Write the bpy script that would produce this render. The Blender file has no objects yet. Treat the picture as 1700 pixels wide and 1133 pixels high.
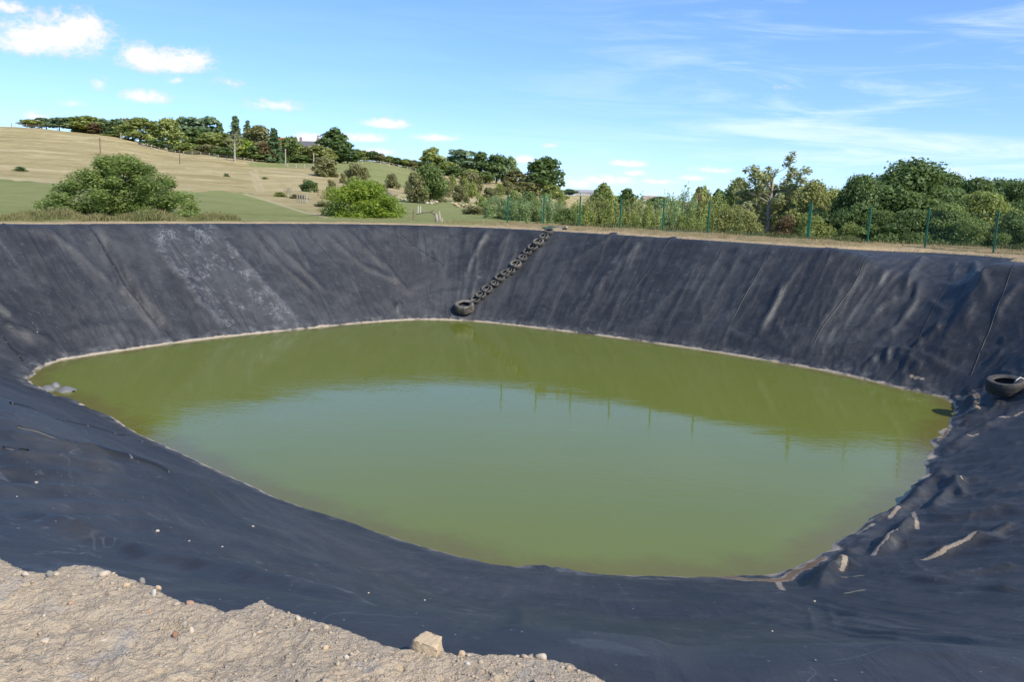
import bpy, math, random
import numpy as np
from mathutils import Matrix, Vector

# ------------------------------------------------------------------ camera, sky, sun, exposure
scene = bpy.context.scene
COL = scene.collection
EYE = 1.7                       # eye height above the bank top
F_PX, ROLL = 1372.0, math.atan(0.037)
PITCH = math.atan((566.5 - 323) * math.cos(ROLL) / F_PX)
_fwd = np.array([0, math.cos(PITCH), -math.sin(PITCH)])
_right = np.array([1.0, 0, 0])
_up = np.cross(_right, _fwd)
CR = math.cos(ROLL) * _right + math.sin(ROLL) * _up
CU = -math.sin(ROLL) * _right + math.cos(ROLL) * _up
CF = _fwd
CAMP = np.array([0, 0, EYE])
cam_data = bpy.data.cameras.new('camera')
cam_data.sensor_width = 36.0
cam_data.lens = F_PX / 1700 * 36.0
cam_data.clip_start = 0.05
cam_data.clip_end = 9000
cam = bpy.data.objects.new('camera', cam_data)
COL.objects.link(cam)
M = Matrix.Identity(4)
for i in range(3):
    M[i][0], M[i][1], M[i][2], M[i][3] = CR[i], CU[i], -CF[i], CAMP[i]
cam.matrix_world = M
scene.camera = cam

SUN_EL = math.radians(43)
SUN_AZ = math.atan2(0.70, -0.71)            # clockwise from +Y
SUN_DIR = Vector((math.sin(SUN_AZ) * math.cos(SUN_EL), math.cos(SUN_AZ) * math.cos(SUN_EL), math.sin(SUN_EL)))
sun_data = bpy.data.lights.new('sun', 'SUN')
sun_data.energy = 4.0
sun_data.angle = math.radians(0.53)
sun_data.color = (1.0, 0.95, 0.87)
sun = bpy.data.objects.new('sun', sun_data)
sun.rotation_euler = SUN_DIR.to_track_quat('Z', 'Y').to_euler()
sun.location = (60, -60, 80)
COL.objects.link(sun)
scene.view_settings.view_transform = 'Standard'
scene.view_settings.look = 'None'
scene.view_settings.gamma = 1.0
scene.view_settings.use_curve_mapping = False
scene.view_settings.exposure = 0.5
SKY_STRENGTH = 0.15


def ray(px, py):
    return CF * F_PX + CR * (px - 850) - CU * (py - 566.5)


def atz(px, py, z):
    d = ray(px, py)
    return CAMP + d * ((z - EYE) / d[2])


def aty(px, py, Y):
    d = ray(px, py)
    return CAMP + d * (Y / d[1])


def proj(P):
    v = P - CAMP
    zc = v @ CF
    zc = np.where(zc < 0.05, 0.05, zc)
    return 850 + F_PX * (v @ CR) / zc, 566.5 - F_PX * (v @ CU) / zc


def azel(px, py):
    d = ray(px, py)
    d = d / np.linalg.norm(d)
    return math.atan2(d[0], d[1]), math.asin(d[2])


# ------------------------------------------------------------------ node helpers
class NT:
    def __init__(self, tree):
        self.t = tree
        self.n = tree.nodes
        self.l = tree.links

    def link(self, a, b):
        self.l.new(a, b)

    def setin(self, sock, v):
        if v is None:
            return
        if isinstance(v, bpy.types.NodeSocket):
            self.l.new(v, sock)
        else:
            sock.default_value = v

    def math(self, op, a, b=None, c=None, clamp=False):
        n = self.n.new('ShaderNodeMath')
        n.operation = op
        n.use_clamp = clamp
        self.setin(n.inputs[0], a)
        self.setin(n.inputs[1], b)
        self.setin(n.inputs[2], c)
        return n.outputs[0]

    def sstep(self, v, lo, hi, a=0.0, b=1.0):
        n = self.n.new('ShaderNodeMapRange')
        n.interpolation_type = 'SMOOTHSTEP'
        self.setin(n.inputs['Value'], v)
        self.setin(n.inputs['From Min'], lo)
        self.setin(n.inputs['From Max'], hi)
        self.setin(n.inputs['To Min'], a)
        self.setin(n.inputs['To Max'], b)
        return n.outputs['Result']

    def mix(self, fac, a, b, blend='MIX'):
        n = self.n.new('ShaderNodeMix')
        n.data_type = 'RGBA'
        n.blend_type = blend
        self.setin(n.inputs[0], fac)
        self.setin(n.inputs[6], a)
        self.setin(n.inputs[7], b)
        return n.outputs[2]

    def noise(self, vec, scale, detail=4, rough=0.55, dist=0.0, color=False):
        n = self.n.new('ShaderNodeTexNoise')
        self.setin(n.inputs['Vector'], vec)
        n.inputs['Scale'].default_value = scale
        n.inputs['Detail'].default_value = detail
        n.inputs['Roughness'].default_value = rough
        n.inputs['Distortion'].default_value = dist
        return n.outputs['Color' if color else 'Fac']

    def voro(self, vec, scale, feature='F1', out='Distance', rnd=1.0):
        n = self.n.new('ShaderNodeTexVoronoi')
        n.feature = feature
        self.setin(n.inputs['Vector'], vec)
        n.inputs['Scale'].default_value = scale
        n.inputs['Randomness'].default_value = rnd
        return n.outputs[out]

    def scale(self, vec, s):
        n = self.n.new('ShaderNodeMapping')
        self.setin(n.inputs['Vector'], vec)
        n.inputs['Scale'].default_value = s
        return n.outputs['Vector']

    def combine(self, x, y, z=0.0):
        n = self.n.new('ShaderNodeCombineXYZ')
        self.setin(n.inputs[0], x)
        self.setin(n.inputs[1], y)
        self.setin(n.inputs[2], z)
        return n.outputs[0]

    def sep(self, v):
        n = self.n.new('ShaderNodeSeparateXYZ')
        self.setin(n.inputs[0], v)
        return n.outputs

    def attr(self, name):
        n = self.n.new('ShaderNodeAttribute')
        n.attribute_name = name
        return n.outputs['Fac']

    def bump(self, h, strength, dist, normal=None):
        n = self.n.new('ShaderNodeBump')
        n.inputs['Strength'].default_value = strength
        n.inputs['Distance'].default_value = dist
        self.setin(n.inputs['Height'], h)
        self.setin(n.inputs['Normal'], normal)
        return n.outputs[0]

    def coord(self, out='Object'):
        return self.n.new('ShaderNodeTexCoord').outputs[out]

    def geo(self, out='Position'):
        return self.n.new('ShaderNodeNewGeometry').outputs[out]


def new_mat(name):
    m = bpy.data.materials.new(name)
    m.use_nodes = True
    m.node_tree.nodes.clear()
    nt = NT(m.node_tree)
    out = nt.n.new('ShaderNodeOutputMaterial')
    b = nt.n.new('ShaderNodeBsdfPrincipled')
    nt.link(b.outputs[0], out.inputs[0])
    nt.b, nt.out = b, out
    return m, nt


def rgb(r, g, b):
    return (r, g, b, 1.0)


# ------------------------------------------------------------------ sky (world)
world = bpy.data.worlds.new('World')
scene.world = world
world.use_nodes = True
wt = world.node_tree
wt.nodes.clear()
W = NT(wt)
wout = W.n.new('ShaderNodeOutputWorld')
wbg = W.n.new('ShaderNodeBackground')
W.link(wbg.outputs[0], wout.inputs[0])
wbg.inputs['Strength'].default_value = SKY_STRENGTH
sky = W.n.new('ShaderNodeTexSky')
sky.sky_type = 'NISHITA'
sky.sun_disc = False
sky.sun_elevation = SUN_EL
sky.sun_rotation = SUN_AZ
sky.altitude = 60
sky.air_density = 1.0
sky.dust_density = 0.15
sky.ozone_density = 3.0
gen = W.coord('Generated')
gx, gy, gz = W.sep(gen)
W.link(W.combine(gx, gy, W.math('ADD', W.math('MULTIPLY', gz, 0.95), 0.085)), sky.inputs['Vector'])
az = W.math('ARCTAN2', gx, gy)
el = W.math('ARCSINE', W.math('MAXIMUM', W.math('MINIMUM', gz, 1.0), -1.0))
ae = W.combine(az, el, 0.0)
PXR = 1 / F_PX
wn_big = W.noise(W.scale(ae, (1.0, 1.5, 1.0)), 42, 7, 0.66, 0.4)
wn_fine = W.noise(W.scale(ae, (1.0, 1.4, 1.0)), 130, 5, 0.65)
cn = W.math('ADD', W.math('MULTIPLY', W.math('SUBTRACT', wn_big, 0.5), 2.9), W.math('MULTIPLY', W.math('SUBTRACT', wn_fine, 0.5), 1.7))
# small cumulus: centre pixel, half width, half height, weight
CUMULUS = [(92, 62, 112, 42, 1.0), (45, 74, 70, 26, .9), (130, 45, 62, 34, .9), (272, 104, 92, 28, .95), (232, 96, 42, 30, .9), (320, 98, 46, 24, .9), (240, 162, 48, 18, .85), (290, 134, 26, 10, .6),
           (455, 176, 66, 16, .62), (640, 206, 60, 13, .95), (604, 230, 52, 13, .95), (724, 229, 58, 11, .75),
           (518, 232, 40, 16, .95), (625, 252, 50, 10, .7), (872, 266, 32, 11, .9), (915, 242, 36, 9, .45), (1042, 272, 42, 10, .95),
           (1052, 288, 34, 8, .8), (1010, 300, 66, 14, .8), (1095, 302, 50, 10, .7), (1190, 283, 56, 10, .7), (1150, 296, 36, 9, .6), (60, 193, 26, 12, .7),
           (165, 140, 22, 16, .5), (122, 172, 24, 8, .45), (8, 12, 40, 16, .8), (382, 138, 36, 14, .35), (1300, 145, 40, 8, .3), (960, 306, 44, 14, .7)]
dens = None
for (px, py, hw, hh, wgt) in CUMULUS:
    a0, e0 = azel(px, py)
    dx = W.math('MULTIPLY', W.math('SUBTRACT', az, a0), 1 / (hw * PXR))
    dy = W.math('MULTIPLY', W.math('SUBTRACT', el, e0), 1 / (hh * PXR))
    dyl = W.math('MINIMUM', dy, 0.0)
    dy2 = W.math('MULTIPLY', W.math('ADD', W.math('MULTIPLY', dy, dy), W.math('MULTIPLY', dyl, dyl)), 1.0)
    r = W.math('SQRT', W.math('ADD', W.math('MULTIPLY', dx, dx), dy2))
    k = W.math('MULTIPLY', W.math('SUBTRACT', 1.0, r), wgt)
    # dens is a running maximum over the clouds
    dens = k if dens is None else W.math('MAXIMUM', dens, k)
dens = W.math('MAXIMUM', dens, -1.0)
cum = W.sstep(W.math('ADD', dens, W.math('MULTIPLY', cn, 0.50)), 0.02, 0.80)
cum = W.math('MULTIPLY', cum, W.sstep(dens, -0.30, 0.30))
# cirrus streaks
sk = W.combine(az, W.math('ADD', el, W.math('MULTIPLY', az, 0.03)), 0.0)
ci1 = W.noise(W.scale(sk, (2.6, 22.0, 1.0)), 1.6, 8, 0.64, 0.9)
ci2 = W.noise(W.scale(sk, (1.6, 9.0, 3.0)), 1.2, 4, 0.5, 0.3)
cim = W.sstep(az, -0.10, 0.42)
cim = W.math('ADD', W.math('MULTIPLY', cim, 0.92), 0.08)
elm = W.sstep(el, 0.34, 0.05, 0.35, 1.0)
cir = W.sstep(W.math('ADD', W.math('MULTIPLY', ci1, 0.8), W.math('MULTIPLY', ci2, 0.45)), 0.54, 0.84)
cir = W.math('MULTIPLY', W.math('MULTIPLY', cir, cim), W.math('MULTIPLY', elm, 0.72))
low = W.math('MULTIPLY', W.sstep(el, 0.11, 0.0), 0.16)
hs = W.n.new('ShaderNodeHueSaturation')
hs.inputs['Saturation'].default_value = 1.15
hs.inputs['Value'].default_value = 1.0
W.link(sky.outputs[0], hs.inputs['Color'])
CL = 9.0
tint = W.mix(1.0, hs.outputs[0], rgb(1.0, 0.985, 1.08), 'MULTIPLY')
c1 = W.mix(low, tint, rgb(4.6, 5.6, 6.6))
c2 = W.mix(cir, c1, rgb(5.0, 5.6, 6.3))
ccol = W.mix(W.sstep(dens, 0.0, 0.55), rgb(4.0, 3.85, 4.75), rgb(5.2, 4.95, 5.4))
c3 = W.mix(W.math('MULTIPLY', cum, 0.94), c2, ccol)
W.link(c3, wbg.inputs['Color'])
world.cycles.sampling_method = 'MANUAL'
world.cycles.sample_map_resolution = 512


# ------------------------------------------------------------------ numpy noise
def _hash(ix, iy, seed):
    h = (ix.astype(np.int64) * 374761393 + iy.astype(np.int64) * 668265263 + seed * 974634541) & 0xffffffff
    h = ((h ^ (h >> 13)) * 1274126177) & 0xffffffff
    return (h ^ (h >> 16)) & 0xffffffff


def perlin(x, y, seed=0):
    x = np.asarray(x, float)
    y = np.asarray(y, float)
    xi, yi = np.floor(x), np.floor(y)
    xf, yf = x - xi, y - yi
    u = xf * xf * xf * (xf * (xf * 6 - 15) + 10)
    v = yf * yf * yf * (yf * (yf * 6 - 15) + 10)

    def g(ox, oy):
        a = _hash(xi + ox, yi + oy, seed) * (2 * math.pi / 4294967296.0)
        return np.cos(a) * (xf - ox) + np.sin(a) * (yf - oy)
    a, b, c, d = g(0, 0), g(1, 0), g(0, 1), g(1, 1)
    return (a + (b - a) * u + (c - a) * v + (a - b - c + d) * u * v) * 1.5


def fbm(x, y, seed=0, oct=4, rough=0.5):
    s, a = 0, 1.0
    for o in range(oct):
        s = s + a * perlin(x * 2 ** o, y * 2 ** o, seed + o * 17)
        a *= rough
    return s


def smooth(x, a, b):
    t = np.clip((x - a) / (b - a), 0, 1)
    return t * t * (3 - 2 * t)


# ------------------------------------------------------------------ mesh helpers
def mesh_arrays(name, V, faces, smooth_shade=False):
    """V (n,3); faces: (m,k) array with fixed k"""
    me = bpy.data.meshes.new(name)
    V = np.ascontiguousarray(V, dtype=np.float32)
    Fa = np.ascontiguousarray(faces, dtype=np.int32)
    m, k = Fa.shape
    me.vertices.add(len(V))
    me.vertices.foreach_set('co', V.ravel())
    me.loops.add(m * k)
    me.loops.foreach_set('vertex_index', Fa.ravel())
    me.polygons.add(m)
    me.polygons.foreach_set('loop_start', np.arange(0, m * k, k, dtype=np.int32))
    me.polygons.foreach_set('loop_total', np.full(m, k, dtype=np.int32))
    if smooth_shade:
        me.polygons.foreach_set('use_smooth', np.ones(m, dtype=bool))
    me.update(calc_edges=True)
    me.validate()
    return me


def put_attr(me, name, arr):
    a = me.attributes.new(name, 'FLOAT', 'POINT')
    a.data.foreach_set('value', np.ascontiguousarray(arr, dtype=np.float32))


def grid_faces(nr, nc, mask=None, wrap=False):
    cc = nc if wrap else nc - 1
    i, j = np.meshgrid(np.arange(nr - 1), np.arange(cc), indexing='ij')
    j2 = (j + 1) % nc
    f = np.stack([i * nc + j, i * nc + j2, (i + 1) * nc + j2, (i + 1) * nc + j], -1).reshape(-1, 4)
    if mask is not None:
        f = f[mask[f].any(axis=1)]
    return f


def compact(V, f, attrs):
    used = np.zeros(len(V), bool)
    used[f.ravel()] = True
    idx = np.cumsum(used) - 1
    return V[used], idx[f], {k: a[used] for k, a in attrs.items()}


def add_obj(name, me, mat=None, parent=None):
    o = bpy.data.objects.new(name, me)
    if mat is not None and me is not None and len(me.materials) == 0:
        me.materials.append(mat)
    COL.objects.link(o)
    if parent is not None:
        o.parent = parent
    return o


def tag(o, label=None, cat=None, group=None, kind=None):
    if label:
        o['label'] = label
    if cat:
        o['category'] = cat
    if group:
        o['group'] = group
    if kind:
        o['kind'] = kind
    return o


def empty(name, loc, label, cat, group=None):
    o = bpy.data.objects.new(name, None)
    o.empty_display_size = 0.2
    o.location = loc
    COL.objects.link(o)
    return tag(o, label, cat, group)


class MB:
    """collects simple solids into one mesh"""
    def __init__(self):
        self.v, self.f = [], []

    def add(self, V, Fs):
        b = len(self.v)
        self.v += [tuple(p) for p in V]
        self.f += [tuple(i + b for i in f) for f in Fs]

    def box(self, c, s, rz=0.0):
        cx, cy, cz = c
        co, si = math.cos(rz), math.sin(rz)
        V = []
        for dz in (-.5, .5):
            for dx, dy in ((-.5, -.5), (.5, -.5), (.5, .5), (-.5, .5)):
                x, y = dx * s[0], dy * s[1]
                V.append((cx + x * co - y * si, cy + x * si + y * co, cz + dz * s[2]))
        self.add(V, [(3, 2, 1, 0), (4, 5, 6, 7), (0, 1, 5, 4), (1, 2, 6, 5), (2, 3, 7, 6), (3, 0, 4, 7)])

    def tube(self, pts, radii, n=6, cap=True):
        pts = [Vector(p) for p in pts]
        if not hasattr(radii, '__len__'):
            radii = [radii] * len(pts)
        V, Fs = [], []
        ref = None
        for i, p in enumerate(pts):
            t = (pts[min(i + 1, len(pts) - 1)] - pts[max(i - 1, 0)]).normalized()
            if ref is None:
                ref = t.orthogonal().normalized()
            a = (ref - t * ref.dot(t)).normalized()
            ref = a
            b = t.cross(a)
            for k in range(n):
                an = 2 * math.pi * k / n
                V.append(p + (a * math.cos(an) + b * math.sin(an)) * radii[i])
        for i in range(len(pts) - 1):
            for k in range(n):
                Fs.append((i * n + k, i * n + (k + 1) % n, (i + 1) * n + (k + 1) % n, (i + 1) * n + k))
        if cap:
            Fs.append(tuple(range(n - 1, -1, -1)))
            Fs.append(tuple((len(pts) - 1) * n + k for k in range(n)))
        self.add(V, Fs)

    def mesh(self, name, sm=False):
        me = bpy.data.meshes.new(name)
        me.from_pydata(self.v, [], self.f)
        if sm:
            me.polygons.foreach_set('use_smooth', [True] * len(me.polygons))
        me.update()
        return me


# ------------------------------------------------------------------ pond shape
WZ = -4.1                                   # water level below the bank top
WATER_PX = [(800, 535), (700, 531), (600, 537), (500, 547), (400, 557), (290, 570), (200, 583), (135, 593), (92, 602), (64, 616), (52, 631),
            (70, 648), (108, 662), (150, 678), (188, 694), (230, 720), (300, 752), (400, 800), (500, 842), (600, 876),
            (700, 907), (800, 932), (900, 947), (1000, 954), (1100, 957), (1200, 956), (1290, 951), (1348, 930), (1395, 896), (1450, 866),
            (1500, 831), (1528, 796), (1540, 765), (1550, 735), (1573, 705), (1586, 680), (1568, 661), (1500, 646), (1400, 623),
            (1330, 609), (1200, 587), (1100, 572), (1000, 558), (900, 546)]
_poly0 = np.array([atz(x, y, WZ)[:2] for x, y in WATER_PX])
B_RUN = 4.45
DGRID = np.array([0, .5, 1, 2, 3, 4, 4.45, 5, 5.5, 6, 6.5, 7, 7.5, 8, 8.3, 8.6, 9, 9.6, 10, 12.0])


def prof(pts):
    d, z = zip(*pts)
    return np.interp(DGRID, d, z)


P_BACK = prof([(0, WZ), (B_RUN, 0), (12, 0)])
P_LEFT = prof([(0, WZ), (1, -3.62), (3, -2.5), (5, -1.32), (6, -.66), (6.5, -.46), (7, -.33), (8.2, -0.05), (9, 0), (12, 0.0)])
P_LEFT2 = prof([(0, WZ), (1, -3.62), (3, -2.5), (5, -1.16), (5.5, -.78), (6, -.46), (6.5, -.28), (7, -.19), (8.2, -0.02), (9, 0), (12, 0.0)])
P_NEAR = prof([(0, WZ), (1, -3.72), (3, -3.2), (6, -1.82), (7.5, -.98), (8.3, -.50), (8.6, -.30), (9, -.07), (9.6, -.01), (10.2, 0), (12, 0.0)])
P_RIGHT = prof([(0, WZ), (1, -3.75), (2, -3.25), (4, -2.0), (6, -0.85), (7, -.35), (8, 0), (12, 0)])
P_CORNER = prof([(0, WZ), (1, -3.78), (3, -3.1), (5, -2.25), (6.5, -1.5), (7.5, -.86), (8, -.36), (8.3, -.12), (8.6, -.03), (9.6, 0), (10, 0), (12, 0)])
_kinds = []
for (x, y) in WATER_PX:
    if y < 612 or (x > 1400 and y < 690):
        _kinds.append((P_BACK, B_RUN))
    elif 330 < x < 720 and y > 640:
        _kinds.append((P_LEFT2, 8.2))
    elif x < 720 and y > 640 or (x < 100 and y > 625):
        _kinds.append((P_LEFT, 8.2))
    elif x >= 720 and x <= 1120 and y > 900:
        _kinds.append((P_NEAR, 10.2))
    elif x <= 1480 and y > 840:
        _kinds.append((P_CORNER, 9.8))
    else:
        _kinds.append((P_RIGHT, 8.0))
# resample closed loop with Catmull-Rom then even arc length
NP_ = 480


def closed_spline(P, sub=12):
    n = len(P)
    out, par = [], []
    for i in range(n):
        p0, p1, p2, p3 = P[i - 1], P[i], P[(i + 1) % n], P[(i + 2) % n]
        for k in range(sub):
            t = k / sub
            out.append(0.5 * ((2 * p1) + (-p0 + p2) * t + (2 * p0 - 5 * p1 + 4 * p2 - p3) * t * t + (-p0 + 3 * p1 - 3 * p2 + p3) * t ** 3))
            par.append(i + t)
    return np.array(out), np.array(par)


_cs, _par = closed_spline(_poly0)
_seg = np.linalg.norm(np.roll(_cs, -1, 0) - _cs, axis=1)
_cum = np.concatenate([[0], np.cumsum(_seg)])
PERIM = _cum[-1]
_tt = np.linspace(0, PERIM, NP_, endpoint=False)
_csx = np.vstack([_cs, _cs[:1]])
POLY = np.stack([np.interp(_tt, _cum, _csx[:, 0]), np.interp(_tt, _cum, _csx[:, 1])], 1)
_pp = np.interp(_tt, _cum, np.concatenate([_par, [len(_poly0)]]))
_i0 = np.floor(_pp).astype(int) % len(_poly0)
_fr = (_pp - np.floor(_pp))[:, None]
_tab = np.array([k[0] for k in _kinds])
_run = np.array([k[1] for k in _kinds])
PROF = _tab[_i0] * (1 - _fr) + _tab[(_i0 + 1) % len(_tab)] * _fr
RUN = _run[_i0] * (1 - _fr[:, 0]) + _run[(_i0 + 1) % len(_run)] * _fr[:, 0]
_ker = np.exp(-0.5 * (np.arange(-12, 13) / 5.0) ** 2)
_ker /= _ker.sum()


def _csm(a):
    return sum(w * np.roll(a, k, 0) for w, k in zip(_ker, range(-12, 13)))


PROF = _csm(PROF)
_dd = np.linspace(0, 12, 601)
RUN = np.array([_dd[np.argmax(np.interp(_dd, DGRID, p_) >= -.035)] for p_ in PROF])   # where each profile reaches the bank top
RUN = _csm(np.maximum(RUN, 4.3))


def pond_coords(x, y):
    """signed distance outside the waterline d, arc position s (index)"""
    x = np.asarray(x, np.float32).ravel()
    y = np.asarray(y, np.float32).ravel()
    n = len(x)
    D, S = np.empty(n), np.empty(n)
    P = POLY.astype(np.float32)
    A = POLY
    Bn = np.roll(POLY, -1, 0)
    for a in range(0, n, 40000):
        b = min(n, a + 40000)
        xx, yy = x[a:b, None], y[a:b, None]
        d2 = (xx - P[None, :, 0]) ** 2 + (yy - P[None, :, 1]) ** 2
        j = d2.argmin(1)
        q = np.stack([x[a:b], y[a:b]], 1).astype(float)
        best = np.full(b - a, 1e18)
        sb = np.zeros(b - a)
        sg = np.ones(b - a)
        for off in (-1, 0):
            jj = (j + off) % NP_
            e = Bn[jj] - A[jj]
            w = q - A[jj]
            t = np.clip((w * e).sum(1) / (e * e).sum(1), 0, 1)
            r = w - e * t[:, None]
            dd = np.sqrt((r * r).sum(1))
            cr = e[:, 0] * w[:, 1] - e[:, 1] * w[:, 0]
            up = dd < best
            best = np.where(up, dd, best)
            sb = np.where(up, (jj + t) % NP_, sb)
            sg = np.where(up, np.where(cr > 0, -1, 1), sg)
        D[a:b], S[a:b] = best * sg, sb
    return D, S


# polygon orientation: make the interior negative
_area = 0.5 * np.sum(POLY[:, 0] * np.roll(POLY[:, 1], -1) - np.roll(POLY[:, 0], -1) * POLY[:, 1])
assert _area > 0, 'polygon must run counter clockwise'


def run_at(s):
    i = np.floor(s).astype(int) % NP_
    f = s - np.floor(s)
    return RUN[i] * (1 - f) + RUN[(i + 1) % NP_] * f


def base_height(d, s):
    i = np.floor(s).astype(int) % NP_
    f = s - np.floor(s)
    dd = np.clip(d, 0, 11.99)
    k = np.clip(np.searchsorted(DGRID, dd, side='right') - 1, 0, len(DGRID) - 2)
    t = (dd - DGRID[k]) / (DGRID[k + 1] - DGRID[k])
    i2 = (i + 1) % NP_
    za = PROF[i, k] * (1 - t) + PROF[i, k + 1] * t
    zb = PROF[i2, k] * (1 - t) + PROF[i2, k + 1] * t
    z = za * (1 - f) + zb * f
    z = np.where(d < 0, WZ + np.maximum(d * 0.6, -1.2), z)
    return z


_sm = 0.22


def base_smooth(d, s):
    """rounded crest and toe"""
    w = [(-1, .2), (-.5, .2), (0, .2), (.5, .2), (1, .2)]
    return sum(b * base_height(d + a * _sm, s) for a, b in w)


def hit(px, py):
    """pixel ray against the liner base surface"""
    px, py = np.atleast_1d(px).astype(float), np.atleast_1d(py).astype(float)
    d = CF[None] * F_PX + CR[None] * (px - 850)[:, None] - CU[None] * (py - 566.5)[:, None]
    d = d / d[:, 1:2]
    ys = np.concatenate([np.arange(2.2, 14, .06), np.arange(14, 52, .12)])
    res = np.zeros((len(px), 3))
    for i in range(len(px)):
        Q = CAMP[None] + d[i][None] * ys[:, None]
        dd, ss = pond_coords(Q[:, 0], Q[:, 1])
        below = Q[:, 2] < np.maximum(base_smooth(dd, ss), WZ)
        k = int(np.argmax(below)) if below.any() else len(ys) - 1
        res[i] = Q[k]
    return res


def hit_full(px, py):
    px, py = np.atleast_1d(px).astype(float), np.atleast_1d(py).astype(float)
    d = CF[None] * F_PX + CR[None] * (px - 850)[:, None] - CU[None] * (py - 566.5)[:, None]
    d = d / d[:, 1:2]
    ys = np.concatenate([np.arange(2.2, 14, .025), np.arange(14, 52, .06)])
    res = np.zeros((len(px), 3))
    for i in range(len(px)):
        Q = CAMP[None] + d[i][None] * ys[:, None]
        z, dd, ss = liner_height(Q[:, 0], Q[:, 1])
        below = Q[:, 2] < np.maximum(z, WZ)
        res[i] = Q[int(np.argmax(below)) if below.any() else -1]
    return res


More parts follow.
